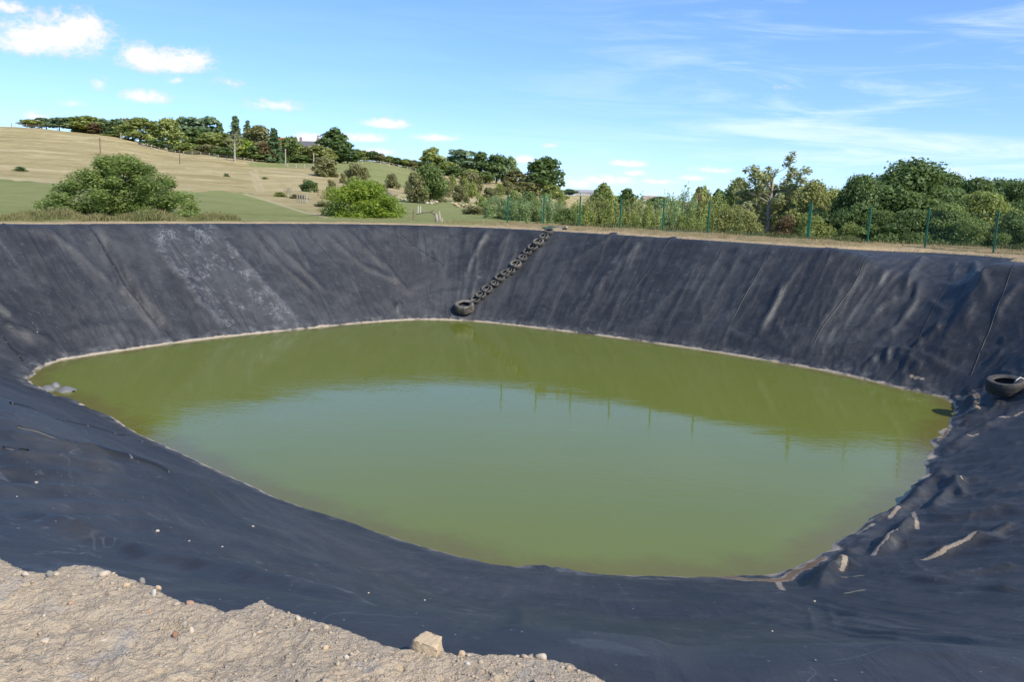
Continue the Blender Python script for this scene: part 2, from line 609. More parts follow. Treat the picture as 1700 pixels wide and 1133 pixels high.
# folds traced down the liner: pixels, height, half width
FOLDS = [
    ([(47, 383), (88, 392), (132, 428), (165, 460), (194, 480)], .07, .20),
    ([(150, 376), (172, 404), (195, 442), (219, 483), (257, 528), (292, 566)], -.15, .22),
    ([(140, 374), (160, 404), (183, 442), (206, 483), (243, 528), (283, 566)], .12, .20),
    ([(256, 398), (274, 431), (306, 463), (332, 498), (379, 545)], .05, .18),
    ([(368, 395), (400, 431), (441, 475), (476, 513), (497, 539)], .06, .20),
    ([(409, 378), (444, 419), (488, 460), (532, 501)], .05, .16),
    ([(0, 536), (29, 554), (74, 572), (95, 574)], .13, .26),
    ([(0, 512), (20, 528)], .08, .2),
    ([(90, 562), (140, 552), (206, 545), (244, 548)], .05, .2),
    ([(80, 478), (88, 525)], .05, .2), ([(126, 513), (132, 548)], .05, .18), ([(190, 555), (205, 563), (225, 566)], .06, .2),
    ([(429, 378), (468, 419), (503, 451), (547, 492)], .055, .16),
    ([(468, 378), (497, 416), (518, 454)], .06, .16),
    ([(535, 384), (565, 410), (606, 445), (665, 472)], .05, .16),
    ([(574, 378), (606, 416), (644, 448), (688, 501)], .065, .17),
    ([(588, 378), (618, 416), (653, 454)], .05, .14), ([(618, 378), (647, 419)], .045, .15),
    ([(330, 380), (350, 400), (372, 425)], .03, .15), ([(60, 400), (75, 440), (80, 478)], .03, .25),
    ([(815, 381), (794, 410), (779, 439), (774, 460)], .07, .16), ([(776, 384), (771, 419)], .04, .2),
    ([(850, 384), (830, 410), (822, 425)], .04, .16), ([(700, 390), (725, 430), (735, 470)], .03, .2),
    ([(724, 491), (753, 486), (782, 488), (806, 482)], .06, .16), ([(656, 520), (668, 508)], .08, .15),
    ([(894, 451), (926, 442), (965, 425), (1006, 401), (1035, 389)], .06, .14),
    ([(1070, 395), (1047, 422), (1006, 463), (976, 495), (941, 530)], .10, .20),
    ([(1050, 392), (1023, 430), (1012, 445)], .07, .15),
    ([(1179, 404), (1153, 439), (1109, 492), (1070, 536)], .06, .22),
    ([(1138, 445), (1094, 475), (1073, 492)], .06, .16),
    ([(1288, 410), (1259, 457), (1212, 528)], .05, .16), ([(1300, 472), (1282, 519), (1253, 566)], .08, .18),
    ([(1163, 498), (1165, 536)], .06, .18), ([(1129, 395), (1082, 457)], .06, .18), ([(1230, 410), (1205, 450)], .06, .2),
    ([(982, 539), (1020, 548), (1094, 554), (1153, 551), (1206, 553), (1235, 566), (1285, 572)], .06, .15),
    ([(1344, 416), (1324, 451), (1297, 489), (1276, 528), (1253, 560)], .10, .20),
    ([(1400, 419), (1374, 436), (1332, 454)], .07, .16),
    ([(1440, 424), (1420, 466), (1392, 507), (1365, 542), (1347, 566)], .05, .2),
    ([(1535, 428), (1512, 457), (1503, 486), (1494, 495)], .14, .18),
    ([(1526, 466), (1518, 504), (1488, 548), (1453, 572)], .16, .20),
    ([(1618, 434), (1621, 466), (1641, 498)], .15, .18), ([(1618, 504), (1594, 542)], .13, .18),
    ([(1562, 536), (1547, 560), (1512, 586)], .16, .18), ([(1697, 469), (1671, 498), (1653, 525), (1656, 545)], .14, .18),
    ([(1635, 563), (1594, 584), (1559, 595)], .12, .17),
    ([(1347, 584), (1406, 578), (1450, 584), (1494, 586), (1553, 613), (1612, 625)], .12, .17),
    ([(1485, 595), (1532, 619)], .15, .17), ([(1474, 586), (1470, 610)], .14, .15), ([(1453, 595), (1444, 612)], .1, .15),
    ([(1488, 495), (1453, 516), (1447, 525)], .09, .15), ([(1585, 436), (1580, 470)], .07, .15), ([(1560, 470), (1600, 480)], .05, .15),
    ([(1659, 572), (1697, 554)], .09, .16), ([(1470, 450), (1455, 480)], .06, .17), ([(1540, 500), (1570, 520)], .07, .15),
    ([(1285, 540), (1305, 568)], .08, .16), ([(1640, 600), (1690, 588)], .08, .16),
    # crumpled right hand corner and bank
    ([(1600, 650), (1625, 655)], .05, .14), ([(1592, 662), (1612, 668), (1622, 690)], .08, .13), ([(1600, 690), (1625, 685)], .12, .12),
    ([(1698, 679), (1652, 708), (1605, 729), (1571, 759)], .15, .20),
    ([(1512, 842), (1535, 812), (1562, 796), (1600, 788)], .19, .20), ([(1540, 860), (1572, 826), (1596, 806), (1640, 800)], .17, .18), ([(1560, 800), (1582, 815), (1600, 832)], .15, .15),
    ([(1444, 868), (1478, 860), (1520, 838)], .15, .16), ([(1448, 931), (1482, 900), (1503, 882), (1530, 872)], .20, .15),
    ([(1529, 929), (1597, 907), (1639, 895), (1690, 872)], .14, .16), ([(1355, 986), (1380, 952), (1406, 945), (1430, 950)], .22, .16),
    ([(1430, 915), (1400, 930)], .10, .12), ([(1520, 865), (1580, 868), (1690, 845)], .10, .18), ([(1560, 960), (1640, 945), (1699, 940)], .10, .16),
    ([(1490, 968), (1560, 975), (1699, 985)], .08, .12), ([(1600, 760), (1650, 752), (1699, 735)], .09, .2), ([(1590, 790), (1640, 790), (1699, 775)], .09, .2),
    ([(1620, 830), (1660, 822), (1699, 812)], .08, .15),
    # left hand near bank
    ([(0, 790), (60, 786), (140, 780)], .03, .10), ([(150, 782), (300, 811), (420, 838), (520, 862)], .11, .30),
    ([(230, 740), (270, 746), (275, 748)], .05, .10),
    ([(0, 684), (140, 725), (290, 778), (450, 832)], .06, .09), ([(0, 722), (120, 754), (260, 800), (400, 834)], .07, .10), ([(0, 650), (120, 690), (230, 735), (330, 775)], .05, .09),
    ([(340, 790), (440, 828), (560, 866), (640, 892)], .06, .10), ([(0, 756), (90, 768), (200, 792)], .05, .10), ([(60, 862), (200, 868), (330, 892)], .03, .10),
    ([(1340, 1004), (1345, 1030), (1352, 1060)], .02, .06), ([(1372, 1004), (1380, 1030), (1385, 1052)], .02, .06),
    ([(860, 1000), (868, 1030), (866, 1075)], .05, .12), ([(880, 943), (940, 950)], .10, .25),
]
# gathered rolls of the sheet along the near berm (pixels on the level of the bank top)
BERM = [([(1150, 968), (1320, 990), (1480, 1008), (1740, 1016)], .03, .30, -.02), ([(0, 774), (150, 793), (400, 837), (530, 866), (660, 899)], .13, .20, -.30),
        ([(800, 1000), (900, 985), (1010, 990), (1130, 1012)], .04, .22, -.02), ([(300, 905), (420, 890), (560, 912), (700, 950)], .035, .22, -.1),
        ([(560, 960), (680, 985), (760, 1020)], .03, .16, -.05), ([(1500, 1040), (1600, 1055), (1720, 1090)], .03, .16, 0), ([(100, 830), (250, 846), (380, 880)], .03, .2, -.15)]
FOLDS_W = []
for pts, amp, wid in FOLDS:
    a = np.array(pts, float)
    w = hit(a[:, 0], a[:, 1])[:, :2]
    FOLDS_W.append((w, amp, wid))


for pts, amp, wid, zl in BERM:
    FOLDS_W.append((np.array([atz(x_, y_, zl)[:2] for x_, y_ in pts]), amp, wid))


def seg_dist(x, y, w):
    """distance to polyline and normalised position along it"""
    L = np.concatenate([[0], np.cumsum(np.linalg.norm(np.diff(w, axis=0), axis=1))])
    best = np.full(x.shape, 1e9)
    pos = np.zeros(x.shape)
    for i in range(len(w) - 1):
        e = w[i + 1] - w[i]
        l2 = max((e * e).sum(), 1e-9)
        t = np.clip(((x - w[i, 0]) * e[0] + (y - w[i, 1]) * e[1]) / l2, 0, 1)
        dd = np.hypot(x - w[i, 0] - t * e[0], y - w[i, 1] - t * e[1])
        up = dd < best
        best = np.where(up, dd, best)
        pos = np.where(up, L[i] + t * (L[i + 1] - L[i]), pos)
    return best, pos / max(L[-1], 1e-6), L[-1]


S_M = PERIM / NP_
# arc index of useful places
_, S_RIGHT = pond_coords(*[np.array([v]) for v in atz(1586, 680, WZ)[:2]])
_, S_BOT = pond_coords(*[np.array([v]) for v in atz(1200, 953, WZ)[:2]])
_, S_L = pond_coords(*[np.array([v]) for v in atz(52, 631, WZ)[:2]])
S_RIGHT, S_BOT, S_L = float(S_RIGHT[0]), float(S_BOT[0]), float(S_L[0])


def detail(x, y, d, s):
    """creases of the sheet (metres)"""
    R = run_at(s)
    sm = s * S_M
    fade = smooth(d, -0.2, .5) * (1 - smooth(d, R - .55, R - .05))
    px = 850 + F_PX * x / np.maximum(y * math.cos(PITCH), .5)
    far = smooth(y, 17, 22)
    right = smooth(px, 1050, 1600)
    # seam through s=0 is avoided: noise in world axes along the sides
    h = np.zeros_like(x)
    u = sm + .25 * fbm(x * .35, y * .35, 5, 3)
    sa = np.sin
    dn = 0.0
    for k, (fr, am) in enumerate(((1.1, .030), (2.1, .022), (4.3, .010), (8.1, .004))):
        dn = dn + am * perlin(u * fr, d * .22 + k * 7.3, 31 + k)
    cz = 1 - np.abs(perlin(u * 1.35 + .05 * d, d * .07, 61)) * 3.2
    cz2 = 1 - np.abs(perlin(u * 2.9 - .08 * d, d * .09 + 5, 62)) * 3.2
    gate = smooth(perlin(u * .33, d * .12, 63), -.15, .45)
    gate2 = smooth(perlin(u * .5 + 3, d * .16, 64), -.05, .5)
    dn = dn + np.clip(cz, 0, 1) ** 2 * .050 * gate + np.clip(cz2, 0, 1) ** 2 * .026 * gate2
    h += dn * fade * far * 1.2
    wx = x + .5 * perlin(x * .5, y * .5, 3)
    wy = y + .5 * perlin(x * .5 + 9, y * .5, 4)
    rid = 1 - np.abs(perlin(wx * .75, wy * .75, 8)) * 2.1
    rid2 = 1 - np.abs(perlin(wx * 1.6 + 4, wy * 1.6, 9)) * 2.1
    cr = np.clip(rid, 0, 1) ** 3 * .075 + np.clip(rid2, 0, 1) ** 3 * .035
    toe = 1 - smooth(d, .6, 3.5)
    h += cr * fade * far * (right * (.35 + .8 * toe) + .12 * toe)
    # crumpled right bank: pleats running up the slope
    rb = smooth(s, S_BOT - 4, S_BOT + 30) if S_RIGHT > S_BOT else smooth(-s, -S_BOT - 4, -S_BOT + 30)
    nearband = (1 - far) * smooth(px, 1180, 1500)
    pl = (.5 - np.abs(perlin(sm * 1.1 + .35 * perlin(x * .6, y * .6, 6) + .25 * d, d * .16, 41))) * .10 + (.5 - np.abs(perlin(sm * 2.7 + .5 * perlin(x * .8, y * .8, 16) - .3 * d, d * .25, 42))) * .06 + perlin(sm * 6 + .5 * perlin(x, y, 17), d * .35, 43) * .014
    h += pl * nearband * smooth(d, -0.2, .4) * (1 - smooth(d, 6.2, 8.2))
    h += cr * .35 * nearband * (1 - smooth(d, 1.2, 4)) * smooth(d, -.4, .3)
    tips = np.maximum(smooth(px, 1440, 1540), 1 - smooth(px, 110, 200))
    h += (.018 + .055 * tips) * fbm(x * 1.7, y * 1.7, 91, 3) * np.exp(-(d / .55) ** 2)
    # smooth foreground sheet: gentle sags
    fg = (1 - far) * smooth(d, .5, 2)
    h += fg * (.055 * fbm(x * .45 + 3, y * .45, 21, 2) + .016 * fbm(x * 1.3, y * 1.3, 22, 2)) * (1 - .4 * nearband)
    h += (1 - far) * .004 * fbm(x * 4, y * 4, 24, 2)
    for w, amp, wid in FOLDS_W:
        lo, hi = w.min(0) - wid * 3.2, w.max(0) + wid * 3.2
        m = (x > lo[0]) & (x < hi[0]) & (y > lo[1]) & (y < hi[1])
        if not m.any():
            continue
        dd, t, L = seg_dist(x[m], y[m], w)
        wob = wid * (0.8 + .35 * perlin(x[m] * 2.2, y[m] * 2.2, 51))
        env = smooth(t, -.02, .18) * (1 - smooth(t, .82, 1.02)) if L > wid * 3 else 1.0
        env = env * (.85 + .3 * perlin(t * 3 + w[0, 0], 0 * t, 52))
        h[m] += fold_gain(w) * amp * env * np.exp(-(dd / wob) ** 1.7)
    return h


def fold_gain(w):
    if w[0, 1] > 24 or (w[0, 0] < 0 and w[0, 1] > 18):
        return 2.3 if w[0, 0] < 4 else 1.25
    return .95 if w[0, 0] > 3 else 1.0


def liner_height(x, y):
    shp = np.shape(x)
    x, y = np.ravel(x).astype(float), np.ravel(y).astype(float)
    d, s = pond_coords(x, y)
    z = base_smooth(d, s) + detail(x, y, d, s)
    return z.reshape(shp), d.reshape(shp), s.reshape(shp)


# ------------------------------------------------------------------ liner mesh
az_f = np.radians(np.concatenate([np.linspace(-75, -36, 70), np.linspace(-35.8, 35.8, 860), np.linspace(36, 75, 70)]))
rr = np.concatenate([np.exp(np.linspace(math.log(1.5), math.log(18), 640)), np.linspace(18.08, 55, 360)])
AA, RR_ = np.meshgrid(az_f, rr)
LX, LY = RR_ * np.sin(AA), RR_ * np.cos(AA)
LZ, LD, LS = liner_height(LX, LY)
RUNv = run_at(LS.ravel()).reshape(LS.shape)
keep = ((LZ > WZ - .35) & (LD < RUNv + .9)).ravel()
fl = grid_faces(len(rr), len(az_f), keep)
salt = np.zeros(LX.size)
_a, _b = FOLDS_W[3][0], FOLDS_W[4][0]
PXv, PYv = proj(np.stack([LX, LY, LZ], -1).reshape(-1, 3))
xl = np.interp(PYv, [375, 398, 431, 463, 498, 545], [262, 256, 274, 306, 332, 379])
xr = np.interp(PYv, [375, 395, 431, 475, 513, 539], [345, 366, 398, 439, 474, 495])
salt = smooth(PXv, xl - 6, xl + 6) * (1 - smooth(PXv, xr, xr + 14)) * smooth(LY.ravel(), 24, 28)
V = np.stack([LX.ravel(), LY.ravel(), LZ.ravel()], 1)
# pale dust gathered on the traced folds
dust = np.zeros(LX.size)
for k in (3, 4, 27, 29, 31, 20):
    dd, t, L = seg_dist(V[:, 0], V[:, 1], FOLDS_W[k][0])
    dust = np.maximum(dust, np.exp(-(dd / .22) ** 2) * (1.0 if k in (3, 4) else .55))
SCUM = [([(1448, 929), (1466, 913), (1482, 899), (1485, 895)], .05), ([(1529, 930), (1560, 923), (1597, 908), (1614, 902)], .045), ([(1622, 897), (1640, 892)], .035),
        ([(1476, 866), (1492, 856)], .05), ([(1422, 893), (1450, 877)], .06), ([(1384, 948), (1402, 948), (1396, 957)], .05), ([(1398, 970), (1430, 963)], .05),
        ([(1650, 707), (1675, 700), (1698, 688)], .06), ([(1604, 731), (1622, 727)], .06), ([(1584, 798), (1594, 812)], .05), ([(1516, 858), (1522, 884)], .05),
        ([(1610, 655), (1623, 668), (1618, 682), (1606, 685)], .10), ([(1592, 692), (1624, 684)], .08), ([(1512, 630), (1532, 636)], .06), ([(1588, 662), (1602, 668)], .08),
        ([(1405, 993), (1432, 990)], .035), ([(1186, 957), (1240, 966), (1290, 966), (1330, 950), (1362, 934)], .16), ([(1292, 968), (1298, 984)], .06),
        ([(1366, 918), (1378, 908)], .10), ([(1300, 962), (1345, 945)], .12), ([(1440, 846), (1460, 836)], .04), ([(1560, 735), (1574, 716)], .10), ([(1540, 770), (1548, 752)], .07)]
scum = np.zeros(LX.size)
pool = np.zeros(LX.size)
for pts, wd_ in SCUM:
    a = np.array(pts, float)
    w = hit(a[:, 0], a[:, 1])[:, :2]
    m_ = (np.abs(V[:, 0] - w[:, 0].mean()) < 4) & (np.abs(V[:, 1] - w[:, 1].mean()) < 4)
    dd, t, L = seg_dist(V[m_, 0], V[m_, 1], w)
    scum[m_] = np.maximum(scum[m_], np.exp(-(dd / max(wd_, .05)) ** 2))
    if wd_ >= .1:
        pool[m_] = np.maximum(pool[m_], np.exp(-(dd / (wd_ * .8)) ** 2))
V, fl, att = compact(V, fl, {'scum': scum, 'pool': pool, 'salt': salt, 'dust': dust, 'arc': LS.ravel() * S_M, 'dist': LD.ravel(),
                             'rightbank': (smooth(PXv, 1180, 1400) * (1 - smooth(LY.ravel(), 24, 28)))})
liner_me = mesh_arrays('pond_liner', V, fl[:, ::-1], True)
for k, a in att.items():
    put_attr(liner_me, k, a)


def liner_material():
    m, n = new_mat('black_rubber_sheet')
    pos = n.geo('Position')
    x, y, z = n.sep(pos)
    sd = n.combine(n.attr('arc'), n.attr('dist'), 0.0)
    big = n.noise(pos, .35, 4, .6)
    mid = n.noise(pos, 1.7, 6, .65, .6)
    streak = n.noise(n.scale(sd, (3.2, .28, 1)), 1.6, 6, .65, .3)
    fine = n.noise(pos, 60, 3, .6)
    film = n.math('MULTIPLY', n.sstep(n.math('ADD', n.math('MULTIPLY', mid, .55), n.math('MULTIPLY', big, .5)), .41, .68), .55)
    film = n.math('ADD', film, n.math('MULTIPLY', n.sstep(streak, .5, .8), .55))
    base = n.mix(film, rgb(.0190, .0194, .0202), rgb(.060, .0615, .0620))
    # scuffs and dried puddle marks
    sc = n.noise(n.scale(pos, (1.0, 2.4, 1.0)), 2.3, 9, .72, 1.6)
    scm = n.math('MULTIPLY', n.sstep(sc, .565, .74), .42)
    base = n.mix(scm, base, rgb(.16, .17, .185))
    pud = n.noise(pos, .9, 7, .6, .4)
    pm = n.math('MULTIPLY', n.math('MULTIPLY', n.sstep(pud, .585, .62), n.sstep(y, 6.5, 4.5)), .14)
    base = n.mix(pm, base, rgb(.15, .165, .19))
    sl = n.noise(pos, .75, 3, .5, 1.2)
    slm = n.math('MULTIPLY', n.sstep(n.math('ABSOLUTE', n.math('SUBTRACT', sl, .5)), .006, .001), n.sstep(n.noise(pos, 1.2, 3, .6), .50, .62))
    base = n.mix(n.math('MULTIPLY', slm, n.sstep(y, 12, 6, 0, .3)), base, rgb(.2, .21, .22))
    # salt cracks
    sq = n.noise(n.scale(pos, (1, 1, 1.3)), 2.6, 4, .6, 1.5)
    sq2 = n.noise(n.scale(pos, (1.2, 1, 1.0)), 5.5, 4, .6, 1.2)
    c1_ = n.sstep(n.math('ABSOLUTE', n.math('SUBTRACT', sq, .5)), .018, .004)
    c2_ = n.sstep(n.math('ABSOLUTE', n.math('SUBTRACT', sq2, .5)), .020, .004)
    cm = n.math('MULTIPLY', n.math('MAXIMUM', c1_, c2_), n.sstep(n.noise(pos, 1.5, 4, .7), .48, .66))
    cm = n.math('MULTIPLY', cm, n.attr('salt'))
    base = n.mix(n.math('MULTIPLY', cm, .55), base, rgb(.44, .44, .45))
    base = n.mix(n.math('MULTIPLY', n.attr('salt'), .05), base, rgb(.16, .16, .17))
    dm = n.math('MULTIPLY', n.attr('dust'), n.sstep(n.noise(pos, 3.5, 6, .7), .45, .7))
    base = n.mix(n.math('MULTIPLY', dm, .20), base, rgb(.30, .31, .32))
    # specks
    v1 = n.voro(pos, 5.5)
    vs = n.voro(pos, 5.5, out='Color')
    sx, sy, sz = n.sep(vs)
    sp = n.math('MULTIPLY', n.math('LESS_THAN', v1, n.math('MULTIPLY', sy, .06)), n.math('GREATER_THAN', sx, .60))
    base = n.mix(n.math('MULTIPLY', sp, .7), base, rgb(.5, .49, .45))
    v2 = n.voro(pos, 22)
    v2c = n.sep(n.voro(pos, 22, out='Color'))
    sp2 = n.math('MULTIPLY', n.math('LESS_THAN', v2, .12), n.math('GREATER_THAN', v2c[0], .86))
    base = n.mix(n.math('MULTIPLY', sp2, .4), base, rgb(.4, .39, .37))
    # dried scum at the water's edge: band just above the level, plus older levels on the crumpled right bank
    wob = n.math('MULTIPLY', n.math('SUBTRACT', n.noise(pos, 2.2, 5, .65), .5), .16)
    hz = n.math('ADD', n.math('SUBTRACT', z, WZ), wob)
    band = n.math('MULTIPLY', n.math('MULTIPLY', n.sstep(n.noise(pos, .75, 5, .7), .36, .52), n.sstep(hz, -.03, .005)), n.sstep(hz, n.math('ADD', .035, n.math('MULTIPLY', n.noise(pos, .8, 4, .7), .075)), n.math('MULTIPLY', n.noise(pos, .8, 4, .7), .06)))
    wide = n.math('MULTIPLY', n.sstep(hz, .30, .10), n.sstep(n.noise(pos, 3.1, 6, .7), .40, .75))
    base = n.mix(n.math('MULTIPLY', wide, .5), base, rgb(.22, .215, .20))
    scumc = n.mix(n.noise(pos, 6, 4, .6), rgb(.50, .44, .35), rgb(.36, .26, .15))
    base = n.mix(n.math('MULTIPLY', band, .85), base, scumc)
    sm_ = n.sstep(n.math('ADD', n.attr('scum'), n.math('MULTIPLY', n.math('SUBTRACT', n.noise(pos, 17, 6, .75, .5), .5), 1.6)), .50, .74)
    scol = n.mix(n.noise(pos, 4, 4, .6), rgb(.46, .375, .27), rgb(.36, .26, .16))
    scol = n.mix(n.sstep(n.math('ADD', n.attr('pool'), n.math('MULTIPLY', n.math('SUBTRACT', n.noise(pos, 3.5, 4, .6), .5), 1.0)), .62, .85), scol, rgb(.26, .145, .05))
    base = n.mix(n.math('MULTIPLY', sm_, n.math('ADD', .38, n.math('MULTIPLY', n.noise(pos, 30, 4, .7), .5))), base, scol)
    # wet algae at and under the waterline
    wet = n.sstep(n.math('SUBTRACT', z, WZ), .02, -.10)
    base = n.mix(wet, base, rgb(.09, .065, .02))
    n.link(base, n.b.inputs['Base Color'])
    rg = n.math('ADD', n.math('MULTIPLY', film, .16), n.math('ADD', .45, n.math('MULTIPLY', fine, .1)))
    n.link(rg, n.b.inputs['Roughness'])
    n.b.inputs['Specular IOR Level'].default_value = .46
    hh = n.math('ADD', n.math('MULTIPLY', n.noise(pos, 9, 5, .6), .5), n.math('MULTIPLY', n.noise(n.scale(sd, (6, .8, 1)), 1.5, 5, .6), .8))
    bp = n.bump(hh, .5, .035)
    bp = n.bump(n.noise(pos, 170, 2, .5), .10, .003, bp)
    n.link(bp, n.b.inputs['Normal'])
    return m


MAT_LINER = liner_material()
liner = add_obj('pond_liner', liner_me, MAT_LINER)
tag(liner, 'black rubber sheet lining the banks of the pond, creased and dusty', 'pond liner')


def plain_mat(name, col, rough=.6, var=.25, nscale=8, bump=0.0, bscale=40, metal=0.0, spec=.5):
    m, n = new_mat(name)
    p = n.coord('Object')
    f = n.noise(p, nscale, 5, .6)
    a = tuple(c * (1 - var) for c in col)
    b = tuple(min(1, c * (1 + var)) for c in col)
    n.link(n.mix(f, rgb(*a), rgb(*b)), n.b.inputs['Base Color'])
    n.b.inputs['Roughness'].default_value = rough
    n.b.inputs['Metallic'].default_value = metal
    n.b.inputs['Specular IOR Level'].default_value = spec
    if bump:
        n.link(n.bump(n.noise(p, bscale, 4, .6), bump, .02), n.b.inputs['Normal'])
    return m


# weld seams: raised overlap strips lying on the sheet, with dabs of pale sealant
def seam_mat():
    m, n = new_mat('weld_seam')
    d = n.attr('along')
    pos = n.geo('Position')
    dash = n.math('LESS_THAN', n.math('FRACT', n.math('MULTIPLY', d, n.attr('pitch'))), .05)
    dash = n.math('MULTIPLY', dash, n.math('GREATER_THAN', n.noise(pos, 3, 2, .5), .42))
    base = n.mix(n.noise(pos, 5, 4, .6), rgb(.008, .008, .008), rgb(.016, .016, .016))
    base = n.mix(n.math('MULTIPLY', dash, n.attr('dash')), base, rgb(.40, .39, .37))
    n.link(base, n.b.inputs['Base Color'])
    n.b.inputs['Roughness'].default_value = .55
    return m


MAT_SEAM = seam_mat()
SEAMS = [([(143, 374), (165, 404), (188, 442), (212, 483), (250, 528), (290, 568)], .03, .010, 3.7),
         ([(509, 386), (538, 419), (576, 457), (612, 489), (653, 525)], .026, .008, 3.3),
         ([(656, 381), (682, 404), (715, 428), (741, 445)], .024, .008, 2.9),
         ([(275, 388), (300, 425), (340, 470), (405, 552)], .02, .006, 0),
         ([(1685, 439), (1665, 489), (1647, 536), (1626, 586), (1609, 628)], .03, .012, 0),
         ([(1447, 422), (1424, 466), (1394, 507), (1365, 542), (1347, 580)], .03, .010, 0),
         ([(1290, 405), (1262, 450), (1235, 495), (1205, 545)], .03, .010, 0),
         ([(1120, 394), (1085, 440), (1045, 492), (1012, 536)], .025, .008, 0), ([(1600, 430), (1570, 478), (1540, 530), (1512, 585)], .025, .010, 0),
         ([(420, 378), (455, 420), (500, 466), (556, 524)], .02, .006, 0), ([(40, 376), (75, 440), (120, 510), (160, 572)], .02, .006, 0),
         ([(0, 668), (60, 684), (100, 695), (160, 712), (200, 722), (262, 741)], .018, .016, 1.5),
         ([(0, 700), (50, 715), (100, 730), (150, 746), (200, 761), (250, 776), (297, 791)], .02, .016, 1.7),
         ([(0, 745), (25, 747), (50, 758)], .025, .012, 0),
         ([(0, 556), (14, 572), (42, 604)], .045, .02, 3.0)]
for pts, wid, lift, pitch in SEAMS:
    a = np.array(pts, float)
    w = hit_full(a[:, 0], a[:, 1])[:, :2]
    L = np.concatenate([[0], np.cumsum(np.linalg.norm(np.diff(w, axis=0), axis=1))])
    n = max(12, int(L[-1] / .12))
    t = np.linspace(0, L[-1], n)
    cx, cy = np.interp(t, L, w[:, 0]), np.interp(t, L, w[:, 1])
    ker = np.ones(9) / 9
    cxs = np.convolve(np.pad(cx, 4, 'edge'), ker, 'valid')
    cys = np.convolve(np.pad(cy, 4, 'edge'), ker, 'valid')
    tx, ty = np.gradient(cxs), np.gradient(cys)
    nl = np.hypot(tx, ty) + 1e-9
    nx, ny = -ty / nl, tx / nl
    offs = (-.5, -.42, .42, .5)
    lif = (-.02, lift, lift, -.02)
    VV = []
    for o, l_ in zip(offs, lif):
        X, Y = cxs + nx * o * wid * 1.6, cys + ny * o * wid * 1.6
        Z, _, _ = liner_height(X, Y)
        VV.append(np.stack([X, Y, Z + l_], 1))
    VV = np.stack(VV, 1).reshape(-1, 3)
    me = mesh_arrays('weld_seam', VV, grid_faces(n, 4))
    put_attr(me, 'along', np.repeat(t, 4))
    put_attr(me, 'pitch', np.full(n * 4, max(pitch, .01)))
    put_attr(me, 'dash', np.full(n * 4, .28 if pitch > 0 else 0.0))
    add_obj('weld_seam', me, MAT_SEAM, liner)

# torn pieces of sheet lying in the shallow left tip
for (xa, ya, xb, yb, hw, lab) in ((66, 649, 92, 646, .16, 'flat grey scrap of sheet nearest the left tip of the water'), (84, 643, 100, 641, .10, 'smaller grey scrap floating just behind the nearest scrap at the left tip'),
                                 (100, 647, 122, 651, .17, 'dark edged grey scrap of sheet farthest out in the left tip')):
    A_, B_ = atz(xa, ya, WZ), atz(xb, yb, WZ)
    n = 14
    t = np.linspace(0, 1, n)
    wdt = hw * np.sin(np.pi * (t * .9 + .05)) ** .6 * (1 + .5 * perlin(t * 5, t * 0 + xa, 5))
    dxy = (B_ - A_)[:2] / np.linalg.norm((B_ - A_)[:2])
    rows = []
    for o_, l_ in ((-1, -.03), (-.6, .07), (0, .13), (.6, .06), (1, -.03)):
        c_ = A_[None, :2] + (B_ - A_)[None, :2] * t[:, None] + np.array([-dxy[1], dxy[0]])[None] * (o_ * wdt * 1.6)[:, None]
        rows.append(np.column_stack([c_, WZ + l_ * np.sin(np.pi * np.clip(t, .03, .97)) ** .5 + .03 * perlin(t * 6, t * 0 + o_ + xa, 7)]))
    VV = np.stack(rows, 1).reshape(-1, 3)
    me = mesh_arrays('sheet_scrap', VV, grid_faces(n, 5), True)
    tag(add_obj('sheet_scrap', me, plain_mat('wet_grey_sheet', (.16, .155, .145), .45, .4, 6)), lab, 'scrap', 'scraps of sheet in the left tip of the pond')

# ------------------------------------------------------------------ water
ctr = POLY.mean(0)
off = POLY + (POLY - ctr) / np.linalg.norm(POLY - ctr, axis=1)[:, None] * .8
ring = [off * 1.0]
wv, rings = [], 40
for k in range(rings + 1):
    f = k / rings
    q = ctr + (off - ctr) * (1 - (1 - f) ** 1.0 if f > 0 else 0.0005)
    wv.append(np.column_stack([q, np.full(len(q), WZ)]))
wv = np.concatenate(wv)
water_me = mesh_arrays('water', wv, grid_faces(rings + 1, NP_, wrap=True), True)
m, n = new_mat('murky_green_water')
pos = n.geo('Position')
px_, py_, pz_ = n.sep(pos)
wn = n.noise(n.scale(pos, (1, 1, 1)), .18, 4, .5)
edge = n.noise(pos, 1.4, 5, .65)
wc = n.mix(wn, rgb(.126, .150, .021), rgb(.142, .163, .025))
wsh = n.n.new('ShaderNodeAttribute')
wsh.attribute_name = 'shore'
shoal = n.math('MULTIPLY', n.sstep(n.math('ADD', wsh.outputs['Fac'], n.math('MULTIPLY', n.math('SUBTRACT', edge, .5), 1.4)), .9, .1), .55)
wc = n.mix(shoal, wc, rgb(.115, .080, .018))
n.link(wc, n.b.inputs['Base Color'])
n.b.inputs['Roughness'].default_value = .03
n.b.inputs['IOR'].default_value = 1.38
h1 = n.noise(n.scale(pos, (1.3, 3.2, 1)), 2.3, 3, .5, .2)
h2 = n.noise(n.scale(pos, (1.0, 1.9, 1)), 7.0, 3, .55)
calm = n.sstep(n.noise(n.scale(pos, (.5, 1.2, 1)), .35, 3, .6), .36, .62, .2, .95)
b1 = n.bump(n.math('MULTIPLY', n.math('ADD', n.math('MULTIPLY', h1, 1.0), n.math('MULTIPLY', h2, .35)), calm), 1.0, .0040)
n.link(b1, n.b.inputs['Normal'])
dd_, ss_ = pond_coords(wv[:, 0], wv[:, 1])
put_attr(water_me, 'shore', -dd_)
water = add_obj('water', water_me, m)
tag(water, 'murky olive green water filling the pond', kind='structure')

